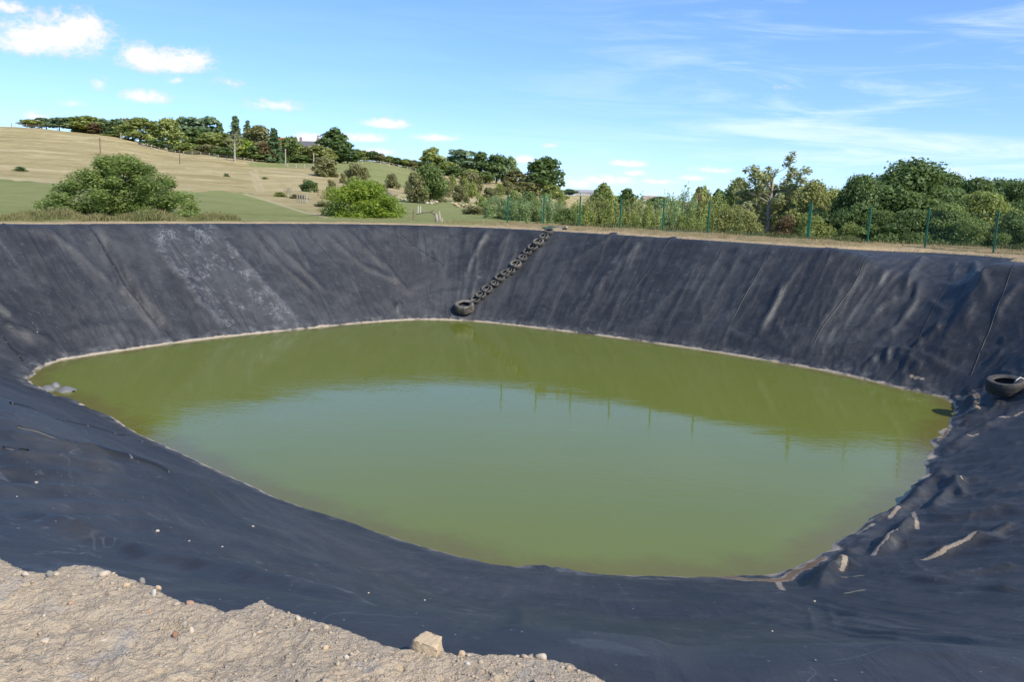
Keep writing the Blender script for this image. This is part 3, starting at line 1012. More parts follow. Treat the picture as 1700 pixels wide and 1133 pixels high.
# ------------------------------------------------------------------ terrain
HOR = lambda x: 323 + 0.037 * (x - 850)


def zt(px, D, y):
    return float(aty(px, y, D)[2])


COLS = [
    (-700, [(45, 0), (120, 1.4), (150, 4), (210, 12), (290, 22), (420, 26), (900, 20), (3000, 0)]),
    (0, [(45, 0), (105, zt(0, 105, 299)), (150, zt(0, 150, 278)), (210, zt(0, 210, 246)), (285, zt(0, 285, 212)), (330, zt(0, 330, 211)), (900, 10), (3000, -20)]),
    (150, [(45, 0), (105, zt(150, 105, 306)), (150, zt(150, 150, 290)), (210, zt(150, 210, 260)), (290, zt(150, 290, 222)), (340, zt(150, 340, 221)), (900, 8), (3000, -20)]),
    (300, [(45, 0), (110, zt(300, 110, 319)), (150, zt(300, 150, 304)), (220, zt(300, 220, 275)), (285, zt(300, 285, 252)), (340, zt(300, 340, 250)), (900, 5), (3000, -20)]),
    (470, [(45, 0), (105, zt(470, 105, 334)), (150, zt(470, 150, 316)), (220, zt(470, 220, 290)), (300, zt(470, 300, 268)), (350, zt(470, 350, 263)), (900, 5), (3000, -20)]),
    (600, [(45, 0), (100, zt(600, 100, 342)), (150, zt(600, 150, 326)), (220, zt(600, 220, 299)), (300, zt(600, 300, 272)), (360, zt(600, 360, 268)), (900, 5), (3000, -20)]),
    (700, [(55, 0), (100, zt(700, 100, 346)), (150, zt(700, 150, 334)), (220, zt(700, 220, 313)), (300, zt(700, 300, 290)), (370, zt(700, 370, 280)), (900, 0), (3000, -20)]),
    (800, [(55, 0), (100, zt(800, 100, 350)), (150, zt(800, 150, 340)), (220, zt(800, 220, 325)), (300, zt(800, 300, 307)), (370, zt(800, 370, 296)), (900, 0), (3000, -20)]),
    (900, [(55, 0), (75, -1), (100, zt(900, 100, 354)), (150, zt(900, 150, 345)), (220, zt(900, 220, 336)), (300, zt(900, 300, 326)), (370, zt(900, 370, 318)), (900, 0), (3000, -20)]),
    (960, [(52, 0), (65, -2), (100, -2.5), (150, zt(960, 150, 351)), (220, zt(960, 220, 345)), (350, zt(960, 350, 336)), (620, zt(960, 620, 323)), (900, 2), (3000, -20)]),
    (1080, [(50, 0), (60, -2.2), (100, -3), (200, -3.5), (350, zt(1080, 350, 345)), (700, zt(1080, 700, 332)), (1000, 2), (3000, -20)]),
    (1200, [(48, 0), (58, -2.2), (100, -3), (350, -3), (700, zt(1200, 700, 345)), (1000, -2), (3000, -20)]),
    (1500, [(44, 0), (54, -2.2), (100, -3), (350, -3), (700, -3), (1000, -5), (3000, -20)]),
    (1800, [(40, 0), (50, -2.2), (100, -3), (350, -3), (700, -3), (1000, -5), (3000, -20)]),
]
_DG = np.concatenate([np.linspace(20, 120, 51), np.linspace(125, 450, 66), np.linspace(500, 3000, 51)])
_cx = np.array([c[0] for c in COLS], float)
_ct = np.array([np.interp(_DG, [p[0] for p in c[1]], [p[1] for p in c[1]]) for c in COLS])
_k5 = np.array([1, 2, 3, 4, 3, 2, 1.0]) / 16
_ct = np.array([np.convolve(np.pad(r, 3, 'edge'), _k5, 'valid') for r in _ct])


def terrain_z(x, y):
    x, y = np.asarray(x, float), np.asarray(y, float)
    D = np.where(y > 15, y, np.hypot(x, y))
    px = 850 + F_PX * x / np.maximum(y * math.cos(PITCH), 4)
    px = np.clip(px, -699, 1799)
    i = np.clip(np.searchsorted(_cx, px, side='right') - 1, 0, len(_cx) - 2)
    t = (px - _cx[i]) / (_cx[i + 1] - _cx[i])
    t = t * t * (3 - 2 * t)
    k = np.clip(np.searchsorted(_DG, D, side='right') - 1, 0, len(_DG) - 2)
    f = np.clip((D - _DG[k]) / (_DG[k + 1] - _DG[k]), 0, 1)
    za = _ct[i, k] * (1 - f) + _ct[i, k + 1] * f
    zb = _ct[i + 1, k] * (1 - f) + _ct[i + 1, k + 1] * f
    z = za * (1 - t) + zb * t
    z = np.where(y < 5, 0, z * smooth(y, 5, 30))
    rough = smooth(D, 90, 200)
    z = z + rough * (.5 * fbm(x / 45, y / 45, 71, 3) + .12 * fbm(x / 9, y / 9, 72, 2))
    return z


NA = 1500
phi = np.linspace(0, 2 * math.pi, NA, endpoint=False)
cdir = np.stack([np.cos(phi), np.sin(phi)], 1)
# find the bank crest along every direction from the middle of the pond
lo, hi = np.full(NA, 1.0), np.full(NA, 60.0)
for it in range(26):
    mid = (lo + hi) / 2
    Q = ctr + cdir * mid[:, None]
    d, s = pond_coords(Q[:, 0], Q[:, 1])
    g = d > run_at(s) + .12
    hi = np.where(g, mid, hi)
    lo = np.where(g, lo, mid)
edge_r = hi
en = .06 * fbm(cdir[:, 0] * 30, cdir[:, 1] * 30, 77, 4) + .025 * fbm(cdir[:, 0] * 120, cdir[:, 1] * 120, 78, 2)
offs = np.concatenate([[0, .06, .16, .3, .5, .75, 1.0, 1.4, 1.9, 2.5, 3.2, 4, 5, 6.2, 7.6, 9.2], 9.2 + np.cumsum(1.55 * 1.026 ** np.arange(150))])
offs = offs[offs < 3200]
GX = ctr[0] + cdir[None, :, 0] * (edge_r + en)[None] + cdir[None, :, 0] * offs[:, None]
GY = ctr[1] + cdir[None, :, 1] * (edge_r + en)[None] + cdir[None, :, 1] * offs[:, None]
OO = np.repeat(offs[:, None], NA, 1)
GZ = terrain_z(GX, GY) * smooth(OO, 1.5, 12)
lip = np.interp(OO, [0, .06, .16, .3, .75, 2.5, 8, 20], [-.24, -.07, .01, .05, .05, .04, .02, 0])
GZ = GZ + lip + (.025 * fbm(GX * 1.1, GY * 1.1, 81, 3) + .01 * fbm(GX * 5, GY * 5, 82, 2)) * smooth(OO, .0, .4) * (1 - smooth(OO, 60, 120))
def bank_rise(x, y, o):
    p_ = 850 + F_PX * x / np.maximum(y * math.cos(PITCH), .5)
    return .16 * smooth(o, .2, 2.4) * (1 - smooth(o, 4.2, 8)) * smooth(p_, 700, 860) * (y > 15)


GZ = GZ + bank_rise(GX, GY, OO)
behind = smooth(-GY, -6, -1) * (1 - smooth(OO, 10, 30))
GZ = GZ - .10 * behind
GV = np.stack([GX.ravel(), GY.ravel(), GZ.ravel()], 1)
gpx, gpy = proj(GV)
infront = GV[:, 1] > 22
warp = 5 * fbm(gpx / 40, gpy / 12, 91, 3)
wy_ = gpy + warp * .6
bl = np.interp(gpx, [-400, 0, 115, 306, 406, 453, 503, 541, 560], [292, 296.5, 306, 318, 319, 334, 350, 359, 375])
green = smooth(wy_, bl - 1.2, bl + 1.2) * (gpx < 556)
mid_b = np.interp(gpx, [541, 600, 680, 760, 830, 900, 1000], [332, 331, 326, 334, 342, 345, 352])
green = np.where(gpx >= 541, smooth(wy_, mid_b - 2, mid_b + 2) * .75, green)
# upper pasture
ub = np.interp(gpx, [548, 560, 600, 660, 700, 735], [283, 287, 300, 320, 330, 333])
ut = np.interp(gpx, [548, 735], [255, 270])
up = smooth(gpx, 546, 552) * (1 - smooth(gpx, 705, 735)) * (1 - smooth(wy_, ub - 2, ub + 2)) * smooth(GV[:, 1], 190, 215)
green = np.maximum(green, up * .8)
g3 = smooth(gpx, 400, 425) * (1 - smooth(gpx, 500, 545)) * smooth(wy_, 266, 270) * (1 - smooth(wy_, 276, 281))
green = np.maximum(green, g3)
green = np.where(GV[:, 1] > 420, .35 + .3 * perlin(GV[:, 0] / 60, GV[:, 1] / 40, 95), green)
green = np.where(infront, green, .45)
tracks = np.zeros(len(GV))
for tr in ([(424, 283), (428, 296), (433, 308), (437, 318)], [(417, 284), (420, 296), (424, 308), (428, 318)], [(440, 283), (480, 287), (540, 294)], [(406, 322), (453, 336), (503, 352), (541, 361)],
           [(310, 279), (360, 285), (415, 291)], [(0, 296), (60, 300), (115, 306)], [(430, 305), (470, 304), (520, 306)], [(590, 298), (640, 312), (690, 325)]):
    a = np.array(tr, float)
    m_ = (np.abs(gpx - a[:, 0].mean()) < 120) & infront
    dd, t, L = seg_dist(gpx[m_], gpy[m_] * 2.0, a * [1, 2])
    tracks[m_] = np.maximum(tracks[m_], np.exp(-(dd / 2.6) ** 2))
green = green * (1 - .8 * tracks)
o_ = OO.ravel()
# bare sandy lip by the sheet, dry grass on the bank top
bare = (1 - smooth(o_ + .5 * fbm(GV[:, 0] * .8, GV[:, 1] * .8, 96, 3), .5, 1.3))
bank = 1 - smooth(o_ + 1.0 * fbm(GV[:, 0] * .4, GV[:, 1] * .4, 97, 3), 3.0, 5.5)
rightside = smooth(gpx, 780, 860)
bank = bank * (.25 + .75 * rightside)
ground_me = mesh_arrays('ground', GV, grid_faces(len(offs), NA, wrap=True)[:, ::-1], True)
put_attr(ground_me, 'green', np.clip(green, 0, 1))
put_attr(ground_me, 'bare', bare)
put_attr(ground_me, 'bank', bank)
put_attr(ground_me, 'track', tracks)


def ground_material():
    m, n = new_mat('pasture')
    pos = n.geo('Position')
    x, y, z = n.sep(pos)
    dist = n.math('SQRT', n.math('ADD', n.math('MULTIPLY', x, x), n.math('MULTIPLY', y, y)))
    n1 = n.noise(pos, .045, 6, .65)
    n2 = n.noise(pos, .30, 6, .7, .4)
    n3 = n.noise(pos, 2.6, 5, .7)
    n4 = n.noise(pos, 14, 4, .7)
    band = n.noise(n.scale(pos, (.01, .035, .25)), 4.0, 5, .6, .5)
    dry = n.mix(n.sstep(n2, .3, .7), rgb(.35, .275, .125), rgb(.47, .385, .195))
    dry = n.mix(n.math('MULTIPLY', n.sstep(n3, .45, .75), .55), dry, rgb(.20, .145, .07))
    dry = n.mix(n.math('MULTIPLY', n.sstep(band, .52, .68), .45), dry, rgb(.22, .19, .085))
    terr = n.noise(n.combine(n.math('MULTIPLY', x, .05), n.math('MULTIPLY', y, .05), n.math('MULTIPLY', z, 1.1)), 1.0, 6, .7, .6)
    dry = n.mix(n.math('MULTIPLY', n.sstep(terr, .47, .66), .62), dry, rgb(.235, .18, .075))
    dry = n.mix(n.math('MULTIPLY', n.sstep(terr, .46, .36), .5), dry, rgb(.55, .46, .27))
    grn = n.mix(n.sstep(n2, .3, .72), rgb(.215, .235, .078), rgb(.30, .305, .12))
    grn = n.mix(n.math('MULTIPLY', n.sstep(n1, .45, .65), .6), grn, rgb(.31, .28, .12))
    grn = n.mix(n.math('MULTIPLY', n.sstep(band, .50, .70), .5), grn, rgb(.155, .185, .052))
    grn = n.mix(n.math('MULTIPLY', n4, .35), grn, rgb(.09, .115, .03))
    blot = n.noise(n.scale(pos, (.8, 1.6, 1)), .085, 6, .72, .8)
    dry = n.mix(n.math('MULTIPLY', n.sstep(blot, .5, .68), .5), dry, rgb(.27, .235, .10))
    grn = n.mix(n.math('MULTIPLY', n.sstep(blot, .52, .66), .45), grn, rgb(.30, .265, .115))
    g = n.sstep(n.math('ADD', n.attr('green'), n.math('MULTIPLY', n.math('SUBTRACT', n2, .5), .55)), .25, .75)
    col = n.mix(g, dry, grn)
    bk = n.mix(n.sstep(n3, .35, .65), rgb(.38, .28, .145), rgb(.27, .215, .10))
    bk = n.mix(n.math('MULTIPLY', n.sstep(n.noise(pos, 1.1, 5, .7), .5, .62), .6), bk, rgb(.175, .16, .065))
    bk = n.mix(n.math('MULTIPLY', n4, .5), bk, rgb(.20, .145, .07))
    col = n.mix(n.attr('bank'), col, bk)
    col = n.mix(n.math('MULTIPLY', n.attr('track'), .55), col, rgb(.50, .41, .25))
    sand = n.mix(n3, rgb(.47, .36, .21), rgb(.32, .235, .13))
    col = n.mix(n.attr('bare'), col, sand)
    n.link(col, n.b.inputs['Base Color'])
    n.b.inputs['Roughness'].default_value = .95
    n.b.inputs['Specular IOR Level'].default_value = .1
    bh = n.math('ADD', n.math('MULTIPLY', n3, .6), n.math('MULTIPLY', n4, .5))
    bh = n.math('ADD', bh, n.math('MULTIPLY', n.noise(pos, .9, 4, .7), 1.2))
    n.link(n.bump(bh, .8, .22), n.b.inputs['Normal'])
    return m


ground = add_obj('ground', ground_me, ground_material())
tag(ground, 'bank top, green pasture and dry tan hillside', kind='structure')

# ------------------------------------------------------------------ foreground soil
SOIL_PX = [(-260, 880), (-120, 905), (0, 927), (40, 949), (85, 952), (100, 942), (150, 938), (200, 956), (255, 976), (290, 996), (340, 1004),
           (375, 1016), (400, 1011), (435, 998), (470, 1016), (510, 1028), (560, 1041), (605, 1059), (650, 1076), (700, 1081),
           (760, 1086), (850, 1089), (900, 1091), (950, 1106), (1010, 1134), (1080, 1175), (1180, 1260), (1300, 1420)]
EZ = .07
SOIL_E = np.array([atz(x, y, EZ)[:2] for x, y in SOIL_PX])
EDIR = np.arctan2(SOIL_E[:, 0], SOIL_E[:, 1])
ERAD = np.hypot(SOIL_E[:, 0], SOIL_E[:, 1])


def soil_top(x, y):
    a = np.arctan2(x, y)
    r = np.hypot(x, y)
    er = np.interp(a, EDIR, ERAD) + .018 * fbm(a * 60, 0 * a, 102, 3)
    ins = er - r                             # >0 inside the heap
    lump = .035 * fbm(x * 1.6, y * 1.6, 103, 3) + .012 * fbm(x * 6, y * 6, 104, 4, .6)
    clod = np.clip(perlin(x * 11, y * 11, 105) + .45 * perlin(x * 23, y * 23, 115), 0, 1) * .014
    grit = .006 * fbm(x * 38, y * 38, 106, 3, .65)
    crk = np.clip(perlin(x * 22, y * 22, 107) - .46, 0, 1) * .05
    z = EZ + lump * smooth(ins, .05, .45) + (clod + grit - crk) * smooth(ins, -.05, .08) - .02 * smooth(ins, .3, 1.4)
    z = z - np.maximum(-ins, 0) * 2.2 
    return z, ins


sa = np.linspace(-1.5, 1.35, 900)
sr = np.concatenate([np.linspace(.3, 1.9, 60), np.exp(np.linspace(math.log(1.92), math.log(4.9), 470))])
SA, SR = np.meshgrid(sa, sr)
SX, SY = SR * np.sin(SA), SR * np.cos(SA)
SZ, SI = soil_top(SX, SY)
SV = np.stack([SX.ravel(), SY.ravel(), SZ.ravel()], 1)
sf = grid_faces(len(sr), len(sa), (SI > -.16).ravel())
SV, sf, sat = compact(SV, sf, {'inside': SI.ravel()})
soil_me = mesh_arrays('soil', SV, sf[:, ::-1], True)
m, n = new_mat('dry_crumbly_soil')
pos = n.geo('Position')
s1 = n.noise(pos, 1.6, 6, .7, .3)
s2 = n.noise(pos, 11, 6, .7)
s3 = n.noise(pos, 70, 4, .7)
c = n.mix(n.sstep(s1, .36, .62), rgb(.42, .34, .245), rgb(.53, .415, .275))
c = n.mix(n.math('MULTIPLY', n.sstep(n.noise(pos, 3.1, 5, .7), .53, .68), .85), c, rgb(.37, .335, .285))
c = n.mix(n.math('MULTIPLY', n.sstep(s2, .50, .72), .6), c, rgb(.26, .20, .135))
c = n.mix(n.math('MULTIPLY', n.sstep(s3, .58, .75), .6), c, rgb(.56, .48, .37))
pv = n.voro(pos, 55)
pc = n.sep(n.voro(pos, 55, out='Color'))
pb = n.math('MULTIPLY', n.math('LESS_THAN', pv, n.math('MULTIPLY', pc[1], .42)), n.math('GREATER_THAN', pc[0], .68))
c = n.mix(n.math('MULTIPLY', pb, .75), c, n.mix(pc[2], rgb(.58, .50, .38), rgb(.34, .22, .13)))
n.link(c, n.b.inputs['Base Color'])
n.b.inputs['Roughness'].default_value = .95
n.b.inputs['Specular IOR Level'].default_value = .15
bh = n.math('ADD', n.math('MULTIPLY', n.noise(pos, 42, 6, .75), .3), n.math('ADD', n.math('MULTIPLY', s3, .45), n.math('MULTIPLY', n.noise(pos, 190, 3, .7), .22)))
bh = n.math('ADD', bh, n.math('MULTIPLY', pb, .15))
bh = n.math('ADD', bh, n.math('MULTIPLY', n.math('SUBTRACT', 1.0, n.voro(pos, 38)), .16))
bh = n.math('ADD', bh, n.math('MULTIPLY', n.math('SUBTRACT', 1.0, n.voro(pos, 95)), .16))
bh = n.math('SUBTRACT', bh, n.math('MULTIPLY', n.sstep(n.noise(pos, 24, 4, .6), .66, .72), .6))
n.link(n.bump(bh, 1.0, .028), n.b.inputs['Normal'])
MAT_SOIL = m
soil = add_obj('soil', soil_me, MAT_SOIL)
tag(soil, 'dry crumbly tan soil covering the near edge of the liner', kind='structure')


def soil_at(px, py):
    d = ray(px, py)
    d = d / np.linalg.norm(d)
    ts = np.arange(1.8, 5.2, .004)
    Q = CAMP[None] + d[None] * ts[:, None]
    z, ins = soil_top(Q[:, 0], Q[:, 1])
    hit_ = (Q[:, 2] < z) & (ins > -.03)
    k = int(np.argmax(hit_)) if hit_.any() else int(np.argmin(np.abs(ins)))
    p = Q[k].copy()
    p[2] = z[k]
    return p


# ------------------------------------------------------------------ stones
def ico(sub):
    import bmesh
    bm = bmesh.new()
    bmesh.ops.create_icosphere(bm, subdivisions=sub, radius=1.0)
    V = np.array([v.co[:] for v in bm.verts])
    Fs = np.array([[v.index for v in f.verts] for f in bm.faces])
    bm.free()
    return V, Fs


ICO1, ICO2, ICO3 = ico(1), ico(2), ico(4)


def rock_mesh(name, seed, dims, base, ang=.35, nplanes=9, detail=.05, slab=False):
    rng = np.random.default_rng(seed)
    V, Fs = base
    V = V.copy()
    for _ in range(nplanes):                 # chip flat faces
        nrm = rng.normal(size=3)
        nrm /= np.linalg.norm(nrm)
        dcut = rng.uniform(.55, .88)
        h = V @ nrm
        V = V - np.outer(np.maximum(h - dcut, 0), nrm)
    if slab:                                  # blocky: flat top and steep sides
        for nrm, dcut in (((.10, -.05, 1), .42), ((1, .15, .12), .60), ((-1, .1, .25), .58), ((.1, -1, .1), .55), ((0, 1, 0), .6), ((-.7, 0, .7), .66), ((.75, -.3, .6), .72)):
            nrm = np.array(nrm) / np.linalg.norm(nrm)
            V = V - np.outer(np.maximum(V @ nrm - dcut, 0), nrm)
        V = V * np.array([1.38, 1.38, 1.65])
    V = V * (1 + detail * perlin(V[:, 0] * 2.3 + seed, V[:, 1] * 2.3 + V[:, 2] * 1.7, seed)[:, None] * 1.0 + detail * .5 * perlin(V[:, 0] * 7 + seed, V[:, 1] * 7 - V[:, 2] * 5, seed + 1)[:, None])
    V = V * np.array(dims)[None] / 2
    return mesh_arrays(name, V, Fs, True)


def rock_mat(name, col, var=.18):
    m, n = new_mat(name)
    p = n.coord('Object')
    a = n.noise(p, 14, 6, .7)
    b = n.noise(p, 60, 4, .7)
    c = n.mix(a, rgb(*[v * (1 - var) for v in col]), rgb(*[min(1, v * (1 + var)) for v in col]))
    c = n.mix(n.math('MULTIPLY', n.sstep(b, .55, .75), .4), c, rgb(col[0] * .6, col[1] * .55, col[2] * .5))
    n.link(c, n.b.inputs['Base Color'])
    n.b.inputs['Roughness'].default_value = .9
    n.link(n.bump(n.math('ADD', a, n.math('MULTIPLY', b, .4)), .7, .012), n.b.inputs['Normal'])
    return m


ROCK = {'buff': rock_mat('buff_sandstone', (.47, .35, .21)), 'white': rock_mat('white_stone', (.47, .42, .34), .12), 'grey': rock_mat('grey_stone', (.21, .19, .155)),
        'brick': rock_mat('brick_red', (.40, .24, .15)), 'cream': rock_mat('cream_stone', (.48, .39, .28)), 'rust': rock_mat('rust_brown', (.26, .13, .07))}
STONES = [
    (708, 1072, 50, 36, 'buff', 'largest stone, a buff block at the lower edge of the liner'),
    (766, 1088, 18, 11, 'buff', 'small rounded buff stone just right of the largest block'),
    (898, 1092, 20, 14, 'cream', 'pale pointed stone at the right end of the soil edge'),
    (170, 955, 20, 12, 'cream', 'pale flat stone on the soil hump at lower left'),
    (254, 985, 11, 15, 'white', 'upright white stone chip on the left soil edge'),
    (262, 977, 12, 10, 'buff', 'buff lump behind the upright white stone chip'),
    (235, 962, 10, 12, 'grey', 'grey upright stone on the left soil edge'),
    (208, 972, 12, 10, 'buff', 'buff square stone between the flat pale stone and the white chip'),
    (72, 1067, 17, 8, 'cream', 'cream flat stone in the lower left of the soil'),
    (169, 1066, 17, 4, 'white', 'thin white sliver of stone lying on the soil'),
    (313, 1003, 16, 5, 'brick', 'thin orange brick shard near the soil edge'),
    (245, 1017, 11, 7, 'brick', 'small round orange brick crumb on the soil'),
    (290, 1056, 10, 12, 'rust', 'rust brown stone standing in the soil'),
    (317, 1048, 9, 14, 'cream', 'upright cream stone in the soil beside the rust brown one'),
    (494, 1028, 10, 11, 'cream', 'cream stone right of the pointed soil peak'),
    (540, 1078, 13, 12, 'buff', 'buff stone in the middle of the soil slope'),
    (116, 1003, 10, 7, 'brick', 'pink brick fragment in the soil at far left'),
    (776, 1103, 10, 9, 'white', 'white pebble below the small rounded buff stone'),
    (40, 955, 14, 10, 'cream', 'cream stone beside the dark clod at the left edge'),
    (80, 955, 14, 12, 'grey', 'dark clod in the dip of the soil edge at left'),
    (575, 1092, 9, 8, 'white', 'white stone chip low on the soil below the dip'),
]
for i, (px, py, w_, h_, kind, lab) in enumerate(STONES):
    p = soil_at(px, py + h_ * .4)
    dist = np.linalg.norm(p - CAMP)
    sx = w_ / F_PX * dist
    sz = h_ / F_PX * dist * (.9 if i == 0 else 1.05)
    me = rock_mesh('stone', 300 + i, (sx, max(sx * .75, sz * .7), sz), ICO3 if i == 0 else ICO2, nplanes=4 if i == 0 else 10, detail=.07, slab=(i == 0))
    o = add_obj('stone', me, ROCK[kind])
    o.location = (p[0], p[1] + sx * .3, p[2] + sz * .16)
    o.rotation_euler = (0, 0, (i * 1.7) % .8 - .4)
    tag(o, lab, 'stone', 'loose stones on the near soil')

# pebbles and clods nobody could count
rng = np.random.default_rng(5)
PV, PF = [], []
bv, bf = ICO1
nb = 0
for i in range(3800):
    a = rng.uniform(-.95, .42)
    er = np.interp(a, EDIR, ERAD)
    r = rng.uniform(1.9, er - .005) if rng.random() < .8 else er - abs(rng.normal()) * .15 - .015
    x, y = r * math.sin(a), r * math.cos(a)
    z = float(soil_top(np.array([x]), np.array([y]))[0][0])
    s = .0022 + .009 * rng.random() ** 5
    q = bv * (1 + .30 * rng.normal(size=(len(bv), 1))) * np.array([s * rng.uniform(.8, 1.5), s * rng.uniform(.8, 1.4), s * rng.uniform(.5, .9)])
    an = rng.uniform(0, 6.3)
    ca, sn = math.cos(an), math.sin(an)
    q = np.stack([q[:, 0] * ca - q[:, 1] * sn, q[:, 0] * sn + q[:, 1] * ca, q[:, 2]], 1) + [x, y, z + s * .05]
    PV.append(q)
    PF.append(bf + nb)
    nb += len(bv)
m, n = new_mat('pebble_mix')
r_ = n.n.new('ShaderNodeNewGeometry').outputs['Random Per Island']
cr_ = n.n.new('ShaderNodeValToRGB')
n.link(r_, cr_.inputs[0])
cr_.color_ramp.elements[0].color = rgb(.29, .225, .155)
cr_.color_ramp.elements[1].color = rgb(.47, .385, .275)
for pp, cc in ((.3, (.37, .29, .195)), (.6, (.40, .32, .22)), (.85, (.33, .28, .215)), (.9, (.36, .25, .16))):
    e = cr_.color_ramp.elements.new(pp)
    e.color = rgb(*cc)
n.link(cr_.outputs[0], n.b.inputs['Base Color'])
n.b.inputs['Roughness'].default_value = .95
peb = add_obj('pebbles', mesh_arrays('pebbles', np.concatenate(PV), np.concatenate(PF)), m)
tag(peb, 'small pebbles and crumbs of earth strewn over the soil', kind='stuff')

# chips of stone lying on the sheet
CHIPS = [(262, 884, 13, 6, 'white', 'white stone chip lying alone on the near liner, above the soil hump'),
         (420, 876, 8, 4, 'cream', 'cream chip on the near liner below the rounded fold'),
         (60, 803, 10, 3, 'cream', 'cream sliver on the liner at the left edge'),
         (28, 828, 5, 4, 'white', 'small white chip at the left edge of the near liner'),
         (314, 900, 6, 6, 'cream', 'small tan chip right of the lone white stone'),
         (369, 910, 6, 3, 'white', 'tiny white chip on the liner left of centre'),
         (612, 986, 7, 6, 'cream', 'tan chip on the liner above the soil edge at centre'),
         (1352, 1000, 7, 5, 'white', 'white chip on the near liner at right'),
         (1282, 1050, 6, 5, 'cream', 'cream chip in the lower right of the liner'),
         (1353, 1098, 8, 6, 'grey', 'dark pebble low on the near liner at right'),
         (705, 998, 6, 5, 'white', 'white chip on the liner below the nearest shore'),
         (62, 554, 5, 4, 'white', 'white chip on the left bank near the water')]
for i, (px, py, w_, h_, kind, lab) in enumerate(CHIPS):
    p = hit_full(px, py)[0]
    z, _, _ = liner_height(np.array([p[0]]), np.array([p[1]]))
    sx = .6 * w_ / F_PX * np.linalg.norm(p - CAMP)
    me = rock_mesh('stone_chip', 500 + i, (sx, sx * .9, sx * .55), ICO2)
    o = add_obj('stone_chip', me, ROCK[kind])
    o.location = (p[0], p[1], float(z[0]) + sx * .18)
    tag(o, lab, 'stone chip', 'stone chips on the liner')

# ------------------------------------------------------------------ tyres
def tyre_material(name, dusty):
    m, n = new_mat(name)
    p = n.coord('Object')
    a = n.noise(p, 5, 5, .65)
    b = n.noise(p, 28, 4, .7)
    c = n.mix(a, rgb(.022, .021, .020), rgb(.045, .043, .040))
    c = n.mix(n.math('MULTIPLY', n.sstep(n.math('ADD', n.math('MULTIPLY', a, .5), n.math('MULTIPLY', b, .5)), .40, .62), dusty), c, rgb(.24, .205, .155))
    n.link(c, n.b.inputs['Base Color'])
    n.b.inputs['Roughness'].default_value = .75
    n.link(n.bump(b, .3, .01), n.b.inputs['Normal'])
    return m


MAT_TYRE = tyre_material('worn_tyre_rubber', .55)
MAT_TYRE_D = tyre_material('dusty_tyre_rubber', .9)
MAT_TYRE_B = tyre_material('dark_tyre_rubber', .22)
MAT_ROPE = plain_mat('pale_rope', (.55, .52, .46), .9, .2, 60)
MAT_PUD = plain_mat('tyre_puddle', (.10, .10, .085), .05, .1, 5)


def tyre_meshes(R, r_in, wd, nseg, lugs, depth, skew=.0):
    """carcass (sidewalls and hollow inside) and tread blocks; axis along z, lying on z=0"""
    sh = R - depth
    prof_ = [(sh - .0, .10), (sh * .985, .02), (sh * .93, -.0), (r_in + (sh - r_in) * .45, .02), (r_in * 1.03, .10), (r_in, .17),
             (r_in * 1.05, .20), (sh * .86, .14), (sh * .93, .3), (sh * .94, .5), (sh * .93, .7), (sh * .86, .86), (r_in * 1.05, .80), (r_in, .83), (r_in * 1.03, .90),
             (r_in + (sh - r_in) * .45, .98), (sh * .93, 1.0), (sh * .985, .98), (sh, .90), (sh * 1.004, .5)]
    k = len(prof_)
    V, Fs = [], []
    for i in range(nseg):
        a = 2 * math.pi * i / nseg
        for (rad, h) in prof_:
            V.append((rad * math.cos(a), rad * math.sin(a), h * wd))
    for i in range(nseg):
        j = (i + 1) % nseg
        for q in range(k):
            q2 = (q + 1) % k
            Fs.append((i * k + q, j * k + q, j * k + q2, i * k + q2))
    body = bpy.data.meshes.new('carcass')
    body.from_pydata(V, [], Fs)
    body.polygons.foreach_set('use_smooth', [True] * len(body.polygons))
    body.update()
    tb = MB()
    rows = [(.07, .30), (.34, .49), (.51, .66), (.70, .93)]
    for ri, (h0, h1) in enumerate(rows):
        for i in range(lugs):
            a0 = 2 * math.pi * (i + (.5 if ri % 2 else 0)) / lugs
            a1 = a0 + 2 * math.pi / lugs * .68
            sk0 = skew * (1 if ri < 2 else -1)
            vs = []
            for rad in (sh - .006, R):
                for (aa, hh, s_) in ((a0, h0, 0), (a1, h0, 0), (a1, h1, sk0), (a0, h1, sk0)):
                    an = aa + s_
                    rr_ = rad - (.012 * R / .3 if rad == R and (ri in (0, 3)) and hh in (.07, .93) else 0)
                    vs.append((rr_ * math.cos(an), rr_ * math.sin(an), hh * wd))
            tb.add(vs, [(4, 5, 6, 7), (0, 1, 5, 4), (1, 2, 6, 5), (2, 3, 7, 6), (3, 0, 4, 7)])
    return body, tb.mesh('tread')


CAR_T = tyre_meshes(.31, .195, .20, 40, 34, .010, .05)
BIG_T = tyre_meshes(.42, .23, .34, 56, 36, .026, .08)
TRK_T = tyre_meshes(.55, .32, .42, 64, 48, .014, .02)


def disc(rad, z, n=24):
    mb = MB()
    mb.add([(rad * math.cos(2 * math.pi * i / n), rad * math.sin(2 * math.pi * i / n), z) for i in range(n)], [tuple(range(n))])
    return mb.mesh('puddle')


def surf_normal(x, y, e=.25):
    X = np.array([x - e, x + e, x, x])
    Y = np.array([y, y, y - e, y + e])
    d, s = pond_coords(X, Y)
    Z = base_smooth(d, s)
    nn = Vector((-(Z[1] - Z[0]) / (2 * e), -(Z[3] - Z[2]) / (2 * e), 1))
    return nn.normalized()


